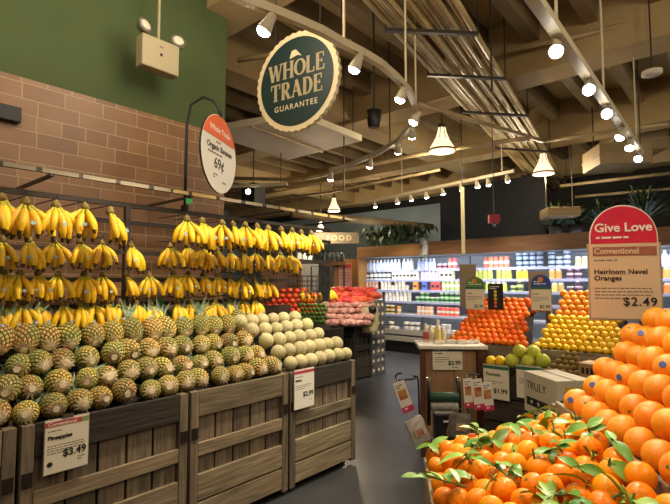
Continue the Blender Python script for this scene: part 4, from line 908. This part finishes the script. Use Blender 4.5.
def heap(mk, u0, u1, v0, v1, nu, nv, f0, f1, label, group, sc=1.0):
    for j in range(nv):
        for i in range(nu):
            u = u0 + (u1 - u0) * (i + .5 * (j % 2)) / max(1, nu - .5); v = v1 + (v0 - v1) * j / max(1, nv - 1); f = f0 + (f1 - f0) * j / max(1, nv - 1)
            rb_.choice(mk)(at_f(u, v, f + rb_.uniform(-.03, .03)), (rb_.uniform(-.2, .2), rb_.uniform(-.25, .25), rb_.uniform(0, 6.28)), label.format(row=ORD[j], n=ORD[i]), group, sc * rb_.uniform(.9, 1.1))
heap(kb, 322, 369, 308, 326, 7, 4, 7.35, 7.85, 'net bag of pink potatoes in the {row} row up, {n} from the left', 'bags of pink potatoes on the island', .95)
heap(kr, 334, 374, 293, 303, 6, 3, 7.95, 8.3, 'red net bag in the {row} row up, {n} from the left', 'red net bags on the island')
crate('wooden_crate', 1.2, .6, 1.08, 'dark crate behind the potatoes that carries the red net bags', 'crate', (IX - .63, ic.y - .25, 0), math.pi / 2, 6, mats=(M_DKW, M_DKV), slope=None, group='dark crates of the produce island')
M_LIME = mat('lime_peel', '4c7028', .5, '6a8c34', 8, rand=(.01, .15)); mli = Maker(fruit('lime', .030, M_LIME, 1.1, 12, 8, tip=.003))
for j in range(5):
    for i in range(7): mli(at_f(300 + i * 4.0 + (j % 2) * 2, 322 - j * 4.2, 6.55 + j * .07), (i, j, 1), f'lime in the {ORD[j]} row up of the lime pile, {ORD[i]} from the left', 'limes behind the melons')
mto = Maker(fruit('tomato', .04, mat('tomato_skin', 'd8401c', .35, 'e0531f', 6, rand=(.01, .1)), .85, 14, 8))
for j in range(4):
    for i in range(8): mto(at_f(266 + i * 6.6 + (j % 2) * 3, 311 - j * 5.0, 7.2 + j * .1), (i * .1, j * .1, 1), f'red tomato in the {ORD[j]} row up of the tomato pile, {ORD[i]} from the left', 'tomatoes behind the lowest bananas', 1.3)
for q, (u, v) in enumerate(((283, 291), (290, 290.5), (297, 291), (304, 290))): mto(at_f(u, v, 7.65), (0, 0, 1), f'orange-red tomato on the back ledge of the tomato pile, {ORD[q]} from the left', 'tomatoes on the ledge')
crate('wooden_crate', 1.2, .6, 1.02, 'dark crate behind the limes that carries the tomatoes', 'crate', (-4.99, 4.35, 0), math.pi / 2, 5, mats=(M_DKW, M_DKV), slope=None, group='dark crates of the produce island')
# bananas lying on the island and one bunch hanging there
def lying(n, seed, rotn):
    rr = random.Random(seed); t = thing('banana_bunch', 'bunch', 'bananas'); put('crown_stub', crown_me, t)
    for k in range(n): put('banana', rr.choice(FING), t, (0, 0, 0), (0, 0, R(-40 + 80 * k / (n - 1))), rr.uniform(.95, 1.05))
    return t
ly = Maker(lying(5, 3, 0))
for q, (u, v) in enumerate(((300, 296), (307, 297), (314, 297), (320, 296), (311, 293), (304, 292.5))): ly(at_f(u, v, 7.2 + .04 * q), (R(80), R(10 * (q % 3)), R(50 + 7 * q)), f'banana bunch lying on top of the produce island, {ORD[q]} from the left', 'bananas lying on the island')
ly(at_f(331, 289, 7.0), (0, 0, R(-10)), 'single small banana bunch hanging from the hook over the red net bags', None)
p = at_f(331, 287, 7.0)
tag(MB().tube([(p.x, p.y, p.z + .03), (p.x, p.y, p.z + .30), (p.x - .5, p.y + .1, p.z + .32), (p.x - .5, p.y + .1, 0)], .012, 6).build('banana_hook', M_STEEL), 'thin metal hook stand that holds the single bunch over the island', 'hook stand')
# stacked cartons and tote bag
M_BXW = mat('grey_carton', '6a6668', .55, '36333a', 9, detail=2, rand=(.005, .1))
k0 = at_z(377, 371, 0); bxh = .155
for q in range(8):
    t = thing('drink_case', f'grey and black printed case in the stack beside the tote bag, {ORD[q]} from the floor', 'case', (IX - .02, ic.y + .50, q * bxh), math.pi / 2 + rb_.uniform(-.02, .02), 'stacked drink cases')
    bevel(MB().box((0, -.0, .001), (.42, .30, bxh - .002)).build('case_body', M_BXW, t), .004)
    for w_ in (.08, .22, .34):
        MB().prism(disc(.028, 0, 0, 14, w_, bxh * .5), -.002, -.0002).build('round_mark', M_CREAM, t)
    for w_ in (.07, .17): MB().box((-.002, .03 + w_ - .03, bxh * .3), (-.0003, .03 + w_ + .03, bxh * .65)).build('end_mark', M_CREAM, t)
tp_ = at_f(370, 306, 7.55); t = thing('tote_bag', 'cream tote bag with a dark top hanging beside the stacked cases', 'tote bag', tp_, YAW + R(10))
bb = MB(); n = 14
prof = [(.10, 0), (.125, -.03), (.135, -.15), (.14, -.26), (.13, -.38), (.12, -.42)]
for i, (w_, z_) in enumerate(prof):
    for j in range(n): a = 2 * math.pi * j / n; bb.v.append((w_ * math.cos(a) * (1 + .06 * math.sin(3 * a + i)), .05 * math.sin(a), z_))
for i in range(len(prof) - 1):
    for j in range(n): bb.f.append((i * n + j, i * n + (j + 1) % n, (i + 1) * n + (j + 1) % n, (i + 1) * n + j)); bb.m.append(0)
bb.f.append(tuple(range(n))); bb.m.append(0); bb.f.append(tuple((len(prof) - 1) * n + j for j in range(n))); bb.m.append(0)
bb.build('bag_body', mat('cream_canvas', 'b3a984', .85, 'a0966f', 18), t, True); MB().lathe([(.01, -.045), (.06, -.03), (.07, .03), (.05, .06), (.01, .07)], 14, 0, Matrix.Translation((.03, -.04, -.07))).build('dark_top', M_BLACK, t, True)
MB().tube([(-.08, 0, -.02), (-.06, 0, .07), (.06, 0, .07), (.08, 0, -.02)], .008, 6).build('handle', mat('cream_canvas', 'b3a984', .85), t)
MB().box((-.09, -.056, -.33), (.02, -.050, -.25)).build('print_patch', mat('olive_print', '7a7434', .6), t)

# ------------------------------------------------------------------ far left corner: wooden kiosk, FOOD sign, racks
KF = 11.6
def bx_f(u0, v0, u1, v1, f, dep, m, name, parent=None):
    a = at_f(u0, v1, f); b = at_f(u1, v0, f); w = (b - a).dot(RGT); o = MB().box((0, 0, 0), (w, dep, b.z - a.z)).build(name, m, parent); o.location = a; o.rotation_euler = (0, 0, YAW); return o
M_KW = wood('kiosk_wood', '8a6238', 'a67c4c', (10, 10, 1.2), scale=2, rand=None)
a = at_f(334, 330, KF); t = thing('wooden_kiosk', 'tall wooden kiosk panel with a pink poster at the left end of the dairy case', 'kiosk', (a.x, a.y, 0), YAW); w = (at_f(361, 330, KF) - a).dot(RGT); hk = at_f(350, 259, KF).z
MB().box((0, 0, 0), (w, .06, hk)).build('panel', M_KW, t); MB().box((-.03, -.02, 0), (.05, .08, hk)).build('frame_post', M_KW, t); MB().box((w - .05, -.02, 0), (w + .03, .08, hk)).build('frame_post', M_KW, t)
MB().box((.12, -.012, hk - .85), (.44, -.001, hk - .10)).build('poster', mat('pink_poster', 'cf9080', .6, 'c48474', 8), t); MB().box((.14, -.016, hk - .23), (.42, -.0125, hk - .13)).build('poster_header', mat('poster_red', 'b8322c', .6), t)
fine_print(t, M_PAPERW, .16, hk - .19, .22, 1, .02, .04, y=-.020); fine_print(t, M_INK, .16, hk - .35, .22, 5, .07, .012, y=-.015)
a = at_f(322, 262, KF - .3); t = thing('wall_shelf', 'brown wooden shelf left of the kiosk with glass jars on it', 'shelf', (a.x, a.y, a.z), YAW); w = (at_f(346, 262, KF - .3) - a).dot(RGT)
MB().box((0, 0, -.07), (w, .3, 0)).build('plank', M_KW, t); MB().box((.02, .27, -a.z), (.06, .3, -.07)).build('post', M_STEEL, t); MB().box((w - .06, .27, -a.z), (w - .02, .3, -.07)).build('post', M_STEEL, t)
for q, u in enumerate((324, 328.5, 333.5, 338.5, 343)):
    p = at_f(u, 262, KF - .2); t = thing('glass_jar', f'glass jar on the brown shelf near the kiosk, {ORD[q]} from the left', 'jar', (p.x, p.y, a.z), YAW, 'glass jars on the brown shelf')
    MB().lathe([(.05, 0.001), (.055, .02), (.055, .2), (.04, .24)], 12).build('body', mat('grey_glass', '7f8684', .15, '3b403f', 14), t, True); MB().lathe([(.044, .24), (.044, .27)], 12).build('lid', M_STEEL, t)
def wire_rack(u0, v0, u1, v1, f, label):
    a = at_f(u0, v1, f); b = at_f(u1, v0, f); w = (b - a).dot(RGT); h = b.z - a.z; t = thing('wire_rack', label, 'rack', a, YAW)
    m = MB()
    for k in range(7): m.tube([(w * k / 6, 0, 0), (w * k / 6, 0, h)], .009, 5)
    m.build('uprights', M_STEEL, t); m = MB()
    for k in range(4): m.tube([(0, 0, h * k / 3), (w, 0, h * k / 3), (w, .2, h * k / 3), (0, .2, h * k / 3), (0, 0, h * k / 3)], .011, 5)
    m.build('basket_wires', M_STEEL, t)
    for xx in (0, w): MB().tube([(xx, .1, 0), (xx, .1, -a.z)], .012, 6).build('leg', M_STEEL, t)
wire_rack(288, 276, 317, 291, 10.8, 'black wire basket rack above the tomato pile'); wire_rack(322, 266, 334, 290, 11.0, 'tall black wire rack left of the wooden kiosk')
bx = bx_f(296, 250, 313, 264, 12.5, .03, M_BLACK, 'wall_picture'); tag(bx, 'small dark picture with pale panels on the blue-grey wall', 'picture')
for q in range(3): i_ = MB().box((.04 + q * .14, -.006, .05), (.15 + q * .14, -.001, .30)).build('pale_panel', mat('pale_panel', '9aa0a0', .6), bx)
bx_ = bx_f(313, 232.5, 359, 243.5, 12.6, .05, mat('sign_grey_wood', '584c39', .7, '4a4030', 5), 'wall_sign'); tag(bx_, 'long weathered wooden FOOD sign on the blue-grey wall', 'sign')
text_part('lettering', 'FOOD', .20, mat('sign_letter', '94866a', .7), bx_, .36, .085, y=-.006, bold=.003, space=1.35)
tag(bx_f(300, 264, 318, 354, 12.0, .4, mat('grey_hood', 'a3a5a2', .5), 'service_counter'), 'grey service counter under the small dark picture', 'counter')
# ------------------------------------------------------------------ ceiling equipment
M_TRK = mat('track_paint', 'c6b898', .45); M_CAN = mat('spot_can', 'b8ac92', .4); M_LENS = mat('spot_glow', (1, .95, .85, 1), .5, emit=22.0)
def track(pts, label, name='light_track', w=.045, drops=()):
    t = thing(name, label, 'light track'); m = MB()
    for a, b in zip(pts, pts[1:]): m.beam(a, b, w, .05)
    m.build('rail', M_TRK, t)
    for p in drops: MB().tube([Vector(p) + Vector((0, 0, .02)), (p[0], p[1], 4.765)], .009, 6).build('drop_rod', M_TRK, t)
    return t
def spot(p, aim, label, watt, group, ang=62, light=True):
    p = Vector(p); t = thing('spotlight', label, 'spotlight', p, 0, group); d = (Vector(aim) - p).normalized(); q = d.to_track_quat('Z', 'Y').to_matrix().to_4x4()
    MB().tube([(0, 0, -.02), (0, 0, -.07)], .010, 8).build('stem', M_CAN, t)
    c = Vector((0, 0, -.085)); M = Matrix.Translation(c) @ q
    MB().lathe([(.016, -.06), (.027, -.05), (.030, -.015), (.043, .036), (.043, .045)], 16, 0, M).build('housing', M_CAN, t, True)
    MB().lathe([(.040, .0455), (.037, .060), (.022, .074), (.004, .078)], 16, 0, M).build('lens', M_LENS, t, True)
    if light: lamp('spot_lamp', 'SPOT', p + c + d * .12, watt, (1, .86, .64), .05, target=aim, spot=ang, blend=.8)
TZ = 3.02
rp0 = at_z(535, 0, TZ); rp1 = at_z(641, 153, TZ)
dirv = (rp1 - rp0).normalized(); tr = track([rp0 - dirv * 2.6, rp1], 'straight cream light track above the right-hand citrus bins', drops=[at_z(604, 100, TZ), at_z(557, 34, TZ), at_z(637, 148, TZ)], w=.065)
AIMR = [LF(.45, 1.25, 1.05), LF(.9, 1.35, 1.2), LF(.5, 1.45, 1.05), (-1.7, 4.5, 1.2), (-1.0, 4.5, 1.1), (-1.2, 3.9, .9)]
for k, (u, v) in enumerate(((556, 34), (588, 76), (607, 102), (622, 124), (630, 136), (639, 149))):
    spot(at_z(u, v, TZ), AIMR[k], f'cream spotlight on the straight right-hand track, {ORD[5 - k]} from its far end', SPOT_W * (1.5 if k in (3, 4, 5) else 1.0), 'spotlights on the right-hand track')
# two more heads on the same track nearer than the frame
spot(rp0 - dirv * .75, LF(.45, 1.3, 1.05), 'cream spotlight on the right-hand track, seventh from its far end', SPOT_W * .55, 'spotlights on the right-hand track')
spot(rp0 - dirv * 1.5, LF(.95, 1.4, 1.2), 'cream spotlight on the right-hand track, eighth from its far end', SPOT_W * .5, 'spotlights on the right-hand track')
CZ = 3.1
cp = [at_z(u, v, CZ) for u, v in ((222, -10), (245, 0), (272, 10), (299, 21), (322, 31), (343, 43), (363, 53), (381, 64), (396, 77), (408, 90), (414, 102), (415.5, 113), (411, 126), (399, 140), (378, 153), (350, 165), (330, 170))]
cp = [cp[0] + (cp[0] - cp[1]) * 1.5] + cp
track(cp, 'curved cream light track that sweeps over the aisle', drops=[at_z(344, 44, CZ), at_z(406, 88, CZ), at_z(416, 113, CZ)])
AIML = [(-2.85, 1.2, 1.4), (-2.85, 2.2, 1.2), (-2.8, 2.9, 1.0), (-2.95, 3.2, 1.6), (-4.2, 6.6, 1.1), (-4.6, 6.8, 1.1), (-4.9, 6.0, 1.1), (-5.2, 5.6, 1.1)]
CN = ['nearest', 'second', 'third', 'fourth', 'fifth', 'sixth', 'seventh', 'farthest']
for k, (u, v, uu) in enumerate(((268, 9, 0), (357, 50, 0), (402, 83, 0), (416, 108, 0), (412, 124, 0), (398, 141, 0), (370, 156, 0), (331, 170, 0))):
    spot(at_z(u, v, CZ), AIML[k], f'cream spotlight on the curved track, {CN[k]} along it' + (' with a bright lens' if k in (0, 2) else ''), SPOT_W * (1.25 if k < 4 else 1.0), 'spotlights on the curved track')
for q, (yy, tz) in enumerate(((.2, (-2.9, .5, 1.5)), (.9, (-2.7, 1.0, 1.1)), (1.6, (-2.8, 1.6, 1.3)))):
    pass
BYT = 7.5
b0 = at_y(362, 203, BYT); b1 = at_y(514, 171, BYT)
track([b0, b1], 'straight light track with a row of bright spots before the black bulkhead', drops=[at_y(402, 195, BYT), at_y(502, 174, BYT)])
for k, (u, v) in enumerate(((374.5, 200), (397, 196), (410.5, 193), (426, 190), (442.5, 186.5), (461, 182.5), (477, 179), (488, 177), (507, 173))):
    p = at_y(u, v, BYT); spot(p, (p.x - .2, 9.0, 1.1), f'small spotlight on the row before the black bulkhead, {ORD[k]} from the left', SPOT_W * .9, 'spotlights before the bulkhead', 60, light=k % 2 == 0)
p = at_f(248, 186, 7.5); spot(p, at_f(300, 300, 3.0), 'lone bright spotlight hanging left under the white ceiling panel', 40, None, light=False)
tag(MB().beam(p + Vector((-.6, -.3, .0)), p + Vector((.6, .3, 0)), .05, .05).build('light_track', M_TRK), 'short track that holds the lone bright spotlight', 'light track')
MB_rods = [tag(MB().tube([p + Vector((sx, sx * .5, .02)), (p.x + sx, p.y + sx * .5, 4.765)], .008, 6).build('hanger_rod', M_STEEL), lb_, 'rod') for sx, lb_ in ((-.5, 'left rod of the short track with the lone spotlight'), (.5, 'right rod of the short track with the lone spotlight'))]
MBd = tag(bevel(MB().cbox((0, 0, 0), (.35, .25, .35)).build('speaker_box', M_BLACK), .01), 'black speaker box behind the lone bright spotlight', 'speaker'); MBd.location = p + FWD * .5 + Vector((0, 0, -.05)); MB().tube([(0, 0, .17), (0, 0, 4.765 - MBd.location.z)], .01, 6).build('rod', M_STEEL, MBd)

# pendant lamps
M_SHADE = mat('glass_shade', (1, .80, .50, 1), .4, emit=1.0); M_RIBS = mat('shade_rib', '7a5a38', .5)
def pendant(u, vt, vb, f, label, dia):
    zt = at_f(u, vt, f).z; zb_ = at_f(u, vb, f).z; h = zt - zb_; p = at_f(u, vb, f); t = thing('pendant_lamp', label, 'pendant lamp', p, 0, 'glass pendant lamps'); r = dia / 2
    MB().lathe([(r * .30, h), (r * .34, h * .82), (r * .55, h * .5), (r * .9, h * .18), (r, h * .06), (r * .97, 0)], 20).build('shade', M_SHADE, t, True)
    MB().lathe([(r * 1.02, h * .10), (r * 1.03, h * .05), (r * 1.0, h * .03)], 20, caps=False).build('shade_band', M_RIBS, t)
    for k in range(8):
        a = k * math.pi / 4 + .2; MB().tube([(r * .31 * math.cos(a), r * .31 * math.sin(a), h * 1.02), (r * .40 * math.cos(a), r * .40 * math.sin(a), h * .78), (r * .58 * math.cos(a), r * .58 * math.sin(a), h * .52)], r * .03, 5).build('rib', M_RIBS, t)
    MB().lathe([(r * .32, h), (r * .28, h * 1.12), (r * .1, h * 1.2)], 14).build('cap', M_STEEL, t, True); MB().tube([(0, 0, h * 1.2), (0, 0, 4.765 - p.z)], .010, 6).build('rod', M_STEEL, t)
    lamp('pendant_or_fill_light', 'POINT', p + Vector((0, 0, -.06)), PEND_W * (1.4 if f > 10 else 1), (1, .82, .56), .12)
pendant(442, 128, 152, 7.0, 'large glowing pendant lamp left of the pipe bundle', .40); pendant(543.5, 154, 174.5, 8.4, 'glowing pendant lamp right of the pipe bundle', .38); pendant(334, 198, 211.5, 11.5, 'small far pendant lamp above the FOOD sign', .32); pendant(320.5, 222, 231, 12.0, 'tiny far pendant lamp at the end of the banana rack', .24)
pendant(262, 198, 214, 9.5, 'unlit-looking pendant far left behind the rack', .3) if False else None

# pipe bundle
rpp = random.Random(6); PZ = 3.9
for k in range(13):
    f = k / 12; a = at_z(358 + f * 92, -6, PZ); b = at_z(553 + f * 24, 203, PZ); d = (b - a).normalized(); dz = Vector((0, 0, rpp.uniform(-.03, .05)))
    tag(MB().tube([a - d * 2.0 + dz, b + dz], .018 + .012 * (k % 3 == 0), 8).build('ceiling_pipe', mat('pipe_cream', 'd0b880', .45, 'a8905e', 2, rand=(.005, .2))), f'long cream pipe in the ceiling bundle, {ORD[k]} from the left', 'pipe', 'pipes of the ceiling bundle')
for k, v in enumerate((30, 75, 112, 148, 176)):
    a = at_z(358 + (v + 6) / 209 * 195 - 6, v, PZ - .05); b = at_z(450 + (v + 6) / 209 * 127 + 6, v + 4, PZ - .05)
    t = thing('pipe_hanger', f'cross bar under the pipe bundle, {ORD[k]} from the near end', 'hanger', (0, 0, 0), 0, 'cross bars of the pipe bundle'); MB().beam(a, b, .04, .03).build('bar', M_STEEL, t)
    for e in (a, b): MB().tube([e, (e.x, e.y, 4.765)], .008, 5).build('drop_rod', M_STEEL, t)
def pipe(pts, r, label, m=None, name='ceiling_pipe'): return tag(MB().tube(pts, r, 10).build(name, m or M_PIPE, None, True), label, 'pipe')
pipe([at_z(418, 104, 3.6), at_z(543, 141, 3.6)], .03, 'bent strut that carries the two nearest pendant lamps'); pipe([at_z(543, 141, 3.6), at_z(668, 124, 3.6)], .025, 'thin conduit running right from the strut of the pendants')
pipe([at_z(228, 178, 3.55), at_z(300, 180, 3.55), at_z(440, 150, 3.55), at_z(530, 138, 3.55)], .035, 'long conduit crossing under the ceiling behind the curved track')
pipe([at_z(230, 192, 3.5), at_z(380, 178, 3.5)], .03, 'conduit low across the far left ceiling'); pipe([at_f(292, 214, 9.5), at_f(432, 227, 12.3)], .085, 'thick cream duct pipe before the blue-grey wall')
pipe([at_z(238, 60, 4.0), at_z(352, 42, 4.0)], .03, 'conduit behind the round green sign'); pipe([at_z(500, 52, 4.3), at_z(580, 36, 4.3), at_z(680, 10, 4.3)], .03, 'conduit along the beam at the upper right')
pipe([at_z(560, 186, 3.5), at_z(680, 172, 3.5)], .03, 'upper of two conduits at the far right ceiling'); pipe([at_z(575, 197, 3.4), at_z(680, 188, 3.4)], .03, 'lower of two conduits at the far right ceiling')
pipe([at_z(225, 205, 3.4), at_z(330, 192, 3.4), at_z(440, 170, 3.4)], .025, 'thin conduit above the far track')
# suspended white panel
pq = [at_z(u, v, 3.6) for u, v in ((205, 133), (288, 160), (362, 141), (300, 117))]
b = MB(); b.add([tuple(p) for p in pq] + [tuple(p + Vector((0, 0, .09))) for p in pq], [(0, 3, 2, 1), (4, 5, 6, 7), (0, 1, 5, 4), (1, 2, 6, 5), (2, 3, 7, 6), (3, 0, 4, 7)])
t = thing('ceiling_panel', 'large pale panel hung flat under the ceiling behind the round signs', 'ceiling panel', (0, 0, 0)); b.build('panel', mat('pale_panel_board', 'ecdfc2', .6, 'e0d0ac', 2), t)
for p in pq: q = p + (pq[0] + pq[2] - 2 * p) * .06; MB().tube([(q.x, q.y, 3.69), (q.x, q.y, 4.765)], .008, 6).build('drop_rod', M_STEEL, t)
MB().beam((pq[0] + pq[3]) / 2 + Vector((0, 0, -.012)), (pq[1] + pq[2]) / 2 + Vector((0, 0, -.012)), .03, .02).build('seam_strip', M_PIPE, t)
# ducts at the right
def duct(u0, v0, u1, v1, f, dep, label):
    a = at_f(u0, v1, f); b = at_f(u1, v0, f); w = (b - a).dot(RGT); h = b.z - a.z
    t = thing('air_duct', label, 'duct', a, YAW + R(-8)); bevel(MB().box((0, 0, 0), (w, dep, h)).build('duct_body', mat('duct_paint', 'a08a62', .55, '927c55', 2), t), .01)
    MB().box((-.01, -.01, h * .46), (w + .01, dep + .01, h * .50)).build('duct_flange', M_PIPE, t)
    for xx in (.05, w - .05): MB().tube([(xx, dep / 2, h), (xx, dep / 2, 4.765 - a.z)], .01, 6).build('drop_rod', M_STEEL, t)
duct(600, 143, 648, 164, 7.2, .7, 'cream air duct box behind the far end of the right-hand track'); duct(614, 128, 664, 150, 8.2, .6, 'upper cream air duct section at the far right ceiling')
duct(548, 207, 579, 216, 8.2, .5, 'small cream box low over the dairy case near the pipe bundle')
# detectors and small hung things
p = at_f(652, 73, 4.6); t = thing('smoke_detector', 'round white smoke detector on a rod at the upper right', 'smoke detector', p); MB().lathe([(.06, -.03), (.09, -.015), (.09, .02), (.05, .03)], 18).build('body', M_WHITE, t, True); MB().tube([(0, 0, .03), (0, 0, 4.765 - p.z)], .008, 6).build('rod', M_STEEL, t)
p = at_f(374, 119, 4.6); t = thing('hanging_speaker', 'black bucket-shaped speaker hung from a rod near the curved track', 'speaker', p); MB().lathe([(.055, -.085), (.06, -.08), (.078, .08), (.07, .085)], 18).build('body', M_BLACK, t, True); MB().lathe([(.05, -.086), (.004, -.0865)], 16).build('grille', M_GREYINK, t); MB().tube([(0, 0, .08), (0, 0, 4.765 - p.z)], .010, 6).build('rod', M_BLACK, t)
MB().cbox((-.045, -.062, .03), (.05, .02, .04)).build('sticker', mat('olive_sticker', '6a6a2c', .6), t)
p = at_f(494, 219, 6.6); t = thing('hanging_red_device', 'small red device hung on a rod in front of the black bulkhead', 'alarm', p, YAW); bevel(MB().cbox((0, 0, 0), (.15, .08, .12)).build('body', mat('alarm_red', 'b02a34', .5), t), .01); MB().tube([(0, 0, .06), (0, 0, 4.765 - p.z)], .006, 6).build('rod', M_STEEL, t); MB().lathe([(.03, -.10), (.022, -.06)], 12).build('bell', M_CHROME, t, True)
for q, (u, v0, v1, f) in enumerate(((359, -5, 232, 6.0), (405, -5, 75, 5.5), (568, -5, 150, 6.0))): pass
for q, (u, f, v1) in enumerate(((342, 4.2, 40), (406, 5.0, 82), (492, 4.4, 92), (641, 6.0, 160), (344, 6.5, 192), (390, 6.0, 148))):
    p = at_f(u, v1, f); tag(MB().tube([(p.x, p.y, p.z), (p.x, p.y, 4.72)], .009, 6).build('hanger_rod', M_STEEL), f'thin vertical rod hanging from the ceiling, {ORD[(0, 3, 4, 5, 1, 2)[q]]} loose rod from the left', 'rod', 'loose hanger rods')
# cream banner seen edge-on
p = at_f(463.5, 255, 7.9); hb = at_f(463.5, 190, 7.9).z - p.z
t = thing('hanging_banner', 'tall cream banner seen edge-on in front of the black bulkhead', 'banner', p, YAW + R(90 - 15.3)); bevel(MB().box((-.25, -.03, 0), (.25, .03, hb)).build('panel', mat('banner_cream', 'c2b490', .6), t), .004); 
for xx in (-.2, .2): MB().tube([(xx, 0, hb), (xx, 0, 4.765 - p.z)], .008, 6).build('rod', M_STEEL, t)

# ------------------------------------------------------------------ round green hanging sign with a scalloped edge
SFW = 3.6; c = at_f(297, 82, SFW); Rr = .365; n = Vector((.134, -.99, 0)).normalized(); n = (-FWD * math.cos(R(32)) - RGT * math.sin(R(32)))
t = thing('round_hanging_sign', 'large round dark green hanging sign with a scalloped cream edge and cream lettering', 'sign', c, face_rot(n))
M_SGRN = mat('sign_dark_green', '0f2826', .5); M_SCRM = mat('sign_cream', 'd0bf97', .55)
N_ = 40; poly = []
for i in range(N_ * 6): a = 2 * math.pi * i / (N_ * 6); r = Rr * (.975 + .022 * abs(math.sin(a * N_ / 2)) * 1.2); poly.append((r * math.cos(a), r * math.sin(a)))
MB().prism(poly, -.015, .02).build('scalloped_rim', M_SCRM, t); MB().prism(disc(Rr * .885, 0, 0, 64), -.0175, -.015).build('green_face', M_SGRN, t)
def serif_word(word, x0, z0, ht, wid, yf, parent, name='lettering', thick=.21, thin=.09):
    """slab-serif capitals drawn as strokes; returns nothing"""
    b = MB(); x = x0
    def seg(ax, az, bx_, bz, w): 
        a_ = Vector((x + ax * W, yf, z0 + az * ht)); b_ = Vector((x + bx_ * W, yf, z0 + bz * ht)); d = (b_ - a_).normalized(); s_ = Vector((-d.z, 0, d.x)) * w * ht / 2
        b.add([a_ - s_, b_ - s_, b_ + s_, a_ + s_], [(0, 1, 2, 3), (3, 2, 1, 0)])
    def arc(cx, cz, rx, rz, a0, a1, w0, w1, k=16):
        for i in range(k):
            t0 = a0 + (a1 - a0) * i / k; t1 = a0 + (a1 - a0) * (i + 1) / k
            def P(t_, s_): ww = (w0 + (w1 - w0) * abs(math.cos(t_))) * ht / 2; return Vector((x + cx * W + (rx * W + s_ * ww) * math.cos(t_), yf, z0 + cz * ht + (rz * ht + s_ * ww * .8) * math.sin(t_)))
            b.add([P(t0, -1), P(t1, -1), P(t1, 1), P(t0, 1)], [(0, 1, 2, 3), (3, 2, 1, 0)])
    def ser(cx, cz, w_=.36): seg(cx - w_ / 2, cz, cx + w_ / 2, cz, .075)
    for ch in word:
        W = wid * {'W': 1.35, 'O': 1.08, 'E': .9, 'L': .85, 'A': 1.05, 'H': 1.12}.get(ch, 1.0) * ht
        if ch == 'W':
            seg(.08, .98, .30, .0, thick); seg(.30, .0, .50, .92, thin); seg(.50, .92, .70, .0, thick); seg(.70, .0, .92, .98, thin); ser(.08, .97, .28); ser(.92, .97, .26); ser(.5, .95, .22)
        elif ch == 'H':
            seg(.2, 0, .2, 1, thick); seg(.8, 0, .8, 1, thick); seg(.2, .52, .8, .52, thin); [ser(a_, z_) for a_ in (.2, .8) for z_ in (.03, .97)]
        elif ch == 'O': arc(.5, .5, .40, .44, 0, 2 * math.pi, thin, thick, 28)
        elif ch == 'L': seg(.25, 0, .25, 1, thick); ser(.25, .97); seg(.08, .035, .88, .035, .08); seg(.86, .0, .90, .28, .08)
        elif ch == 'E': seg(.25, 0, .25, 1, thick); seg(.08, .965, .86, .965, .08); seg(.08, .035, .88, .035, .08); seg(.25, .52, .68, .52, .08); seg(.84, .72, .84, 1, .08); seg(.88, 0, .88, .28, .08); seg(.68, .40, .68, .64, .07)
        elif ch == 'T': seg(.5, 0, .5, 1, thick); ser(.5, .03, .42); seg(.06, .96, .94, .96, .09); seg(.08, .70, .08, 1, .08); seg(.92, .70, .92, 1, .08)
        elif ch == 'R': seg(.24, 0, .24, 1, thick); ser(.24, .03); seg(.08, .96, .5, .96, .08); arc(.5, .74, .24, .22, -math.pi / 2, math.pi / 2, thin, thick); seg(.24, .51, .5, .51, .08); seg(.48, .5, .84, .0, thick); ser(.86, .03, .24)
        elif ch == 'A': seg(.5, 1, .16, 0, thin); seg(.48, 1, .84, 0, thick); seg(.27, .34, .72, .34, .08); ser(.14, .03, .30); ser(.86, .03, .32)
        elif ch == 'D': seg(.24, 0, .24, 1, thick); seg(.08, .965, .5, .965, .08); seg(.08, .035, .5, .035, .08); arc(.44, .5, .40, .455, -math.pi / 2, math.pi / 2, thin, thick, 18)
        x += W * 1.02
    b.build(name, M_SCRM, parent); return x
def width(word, ht, wid): return sum(wid * {'W': 1.35, 'O': 1.08, 'E': .9, 'L': .85, 'A': 1.05, 'H': 1.12}.get(ch, 1.0) * ht * 1.02 for ch in word)
for word, z0, ht, full in (('WHOLE', .035, .125, .50), ('TRADE', -.115, .125, .465)):
    wid = full / width(word, ht, 1.0); serif_word(word, -full / 2 + .005, z0, ht, wid, -.0185, t)
text_part('lettering', 'GUARANTEE', .058, M_SCRM, t, .0, -.198, y=-.019, align='CENTER', bold=.0003, space=1.22)
MB().add([(-.055, -.0185, .175), (.02, -.0185, .19), (.055, -.0185, .175), (.0, -.0185, .235), (-.035, -.0185, .23), (-.01, -.0185, .205)], [(0, 1, 5), (1, 2, 5), (5, 2, 3), (0, 5, 4), (5, 3, 4)]).build('leaf_mark', M_SCRM, t)
t.scale = (1.09,) * 3
for xx in (-.2, .2): MB().tube([(xx, 0, math.sqrt(Rr * Rr - .04) * .98), (xx, 0, (4.765 - c.z) / 1.09)], .004, 5).build('wire', M_STEEL, t)
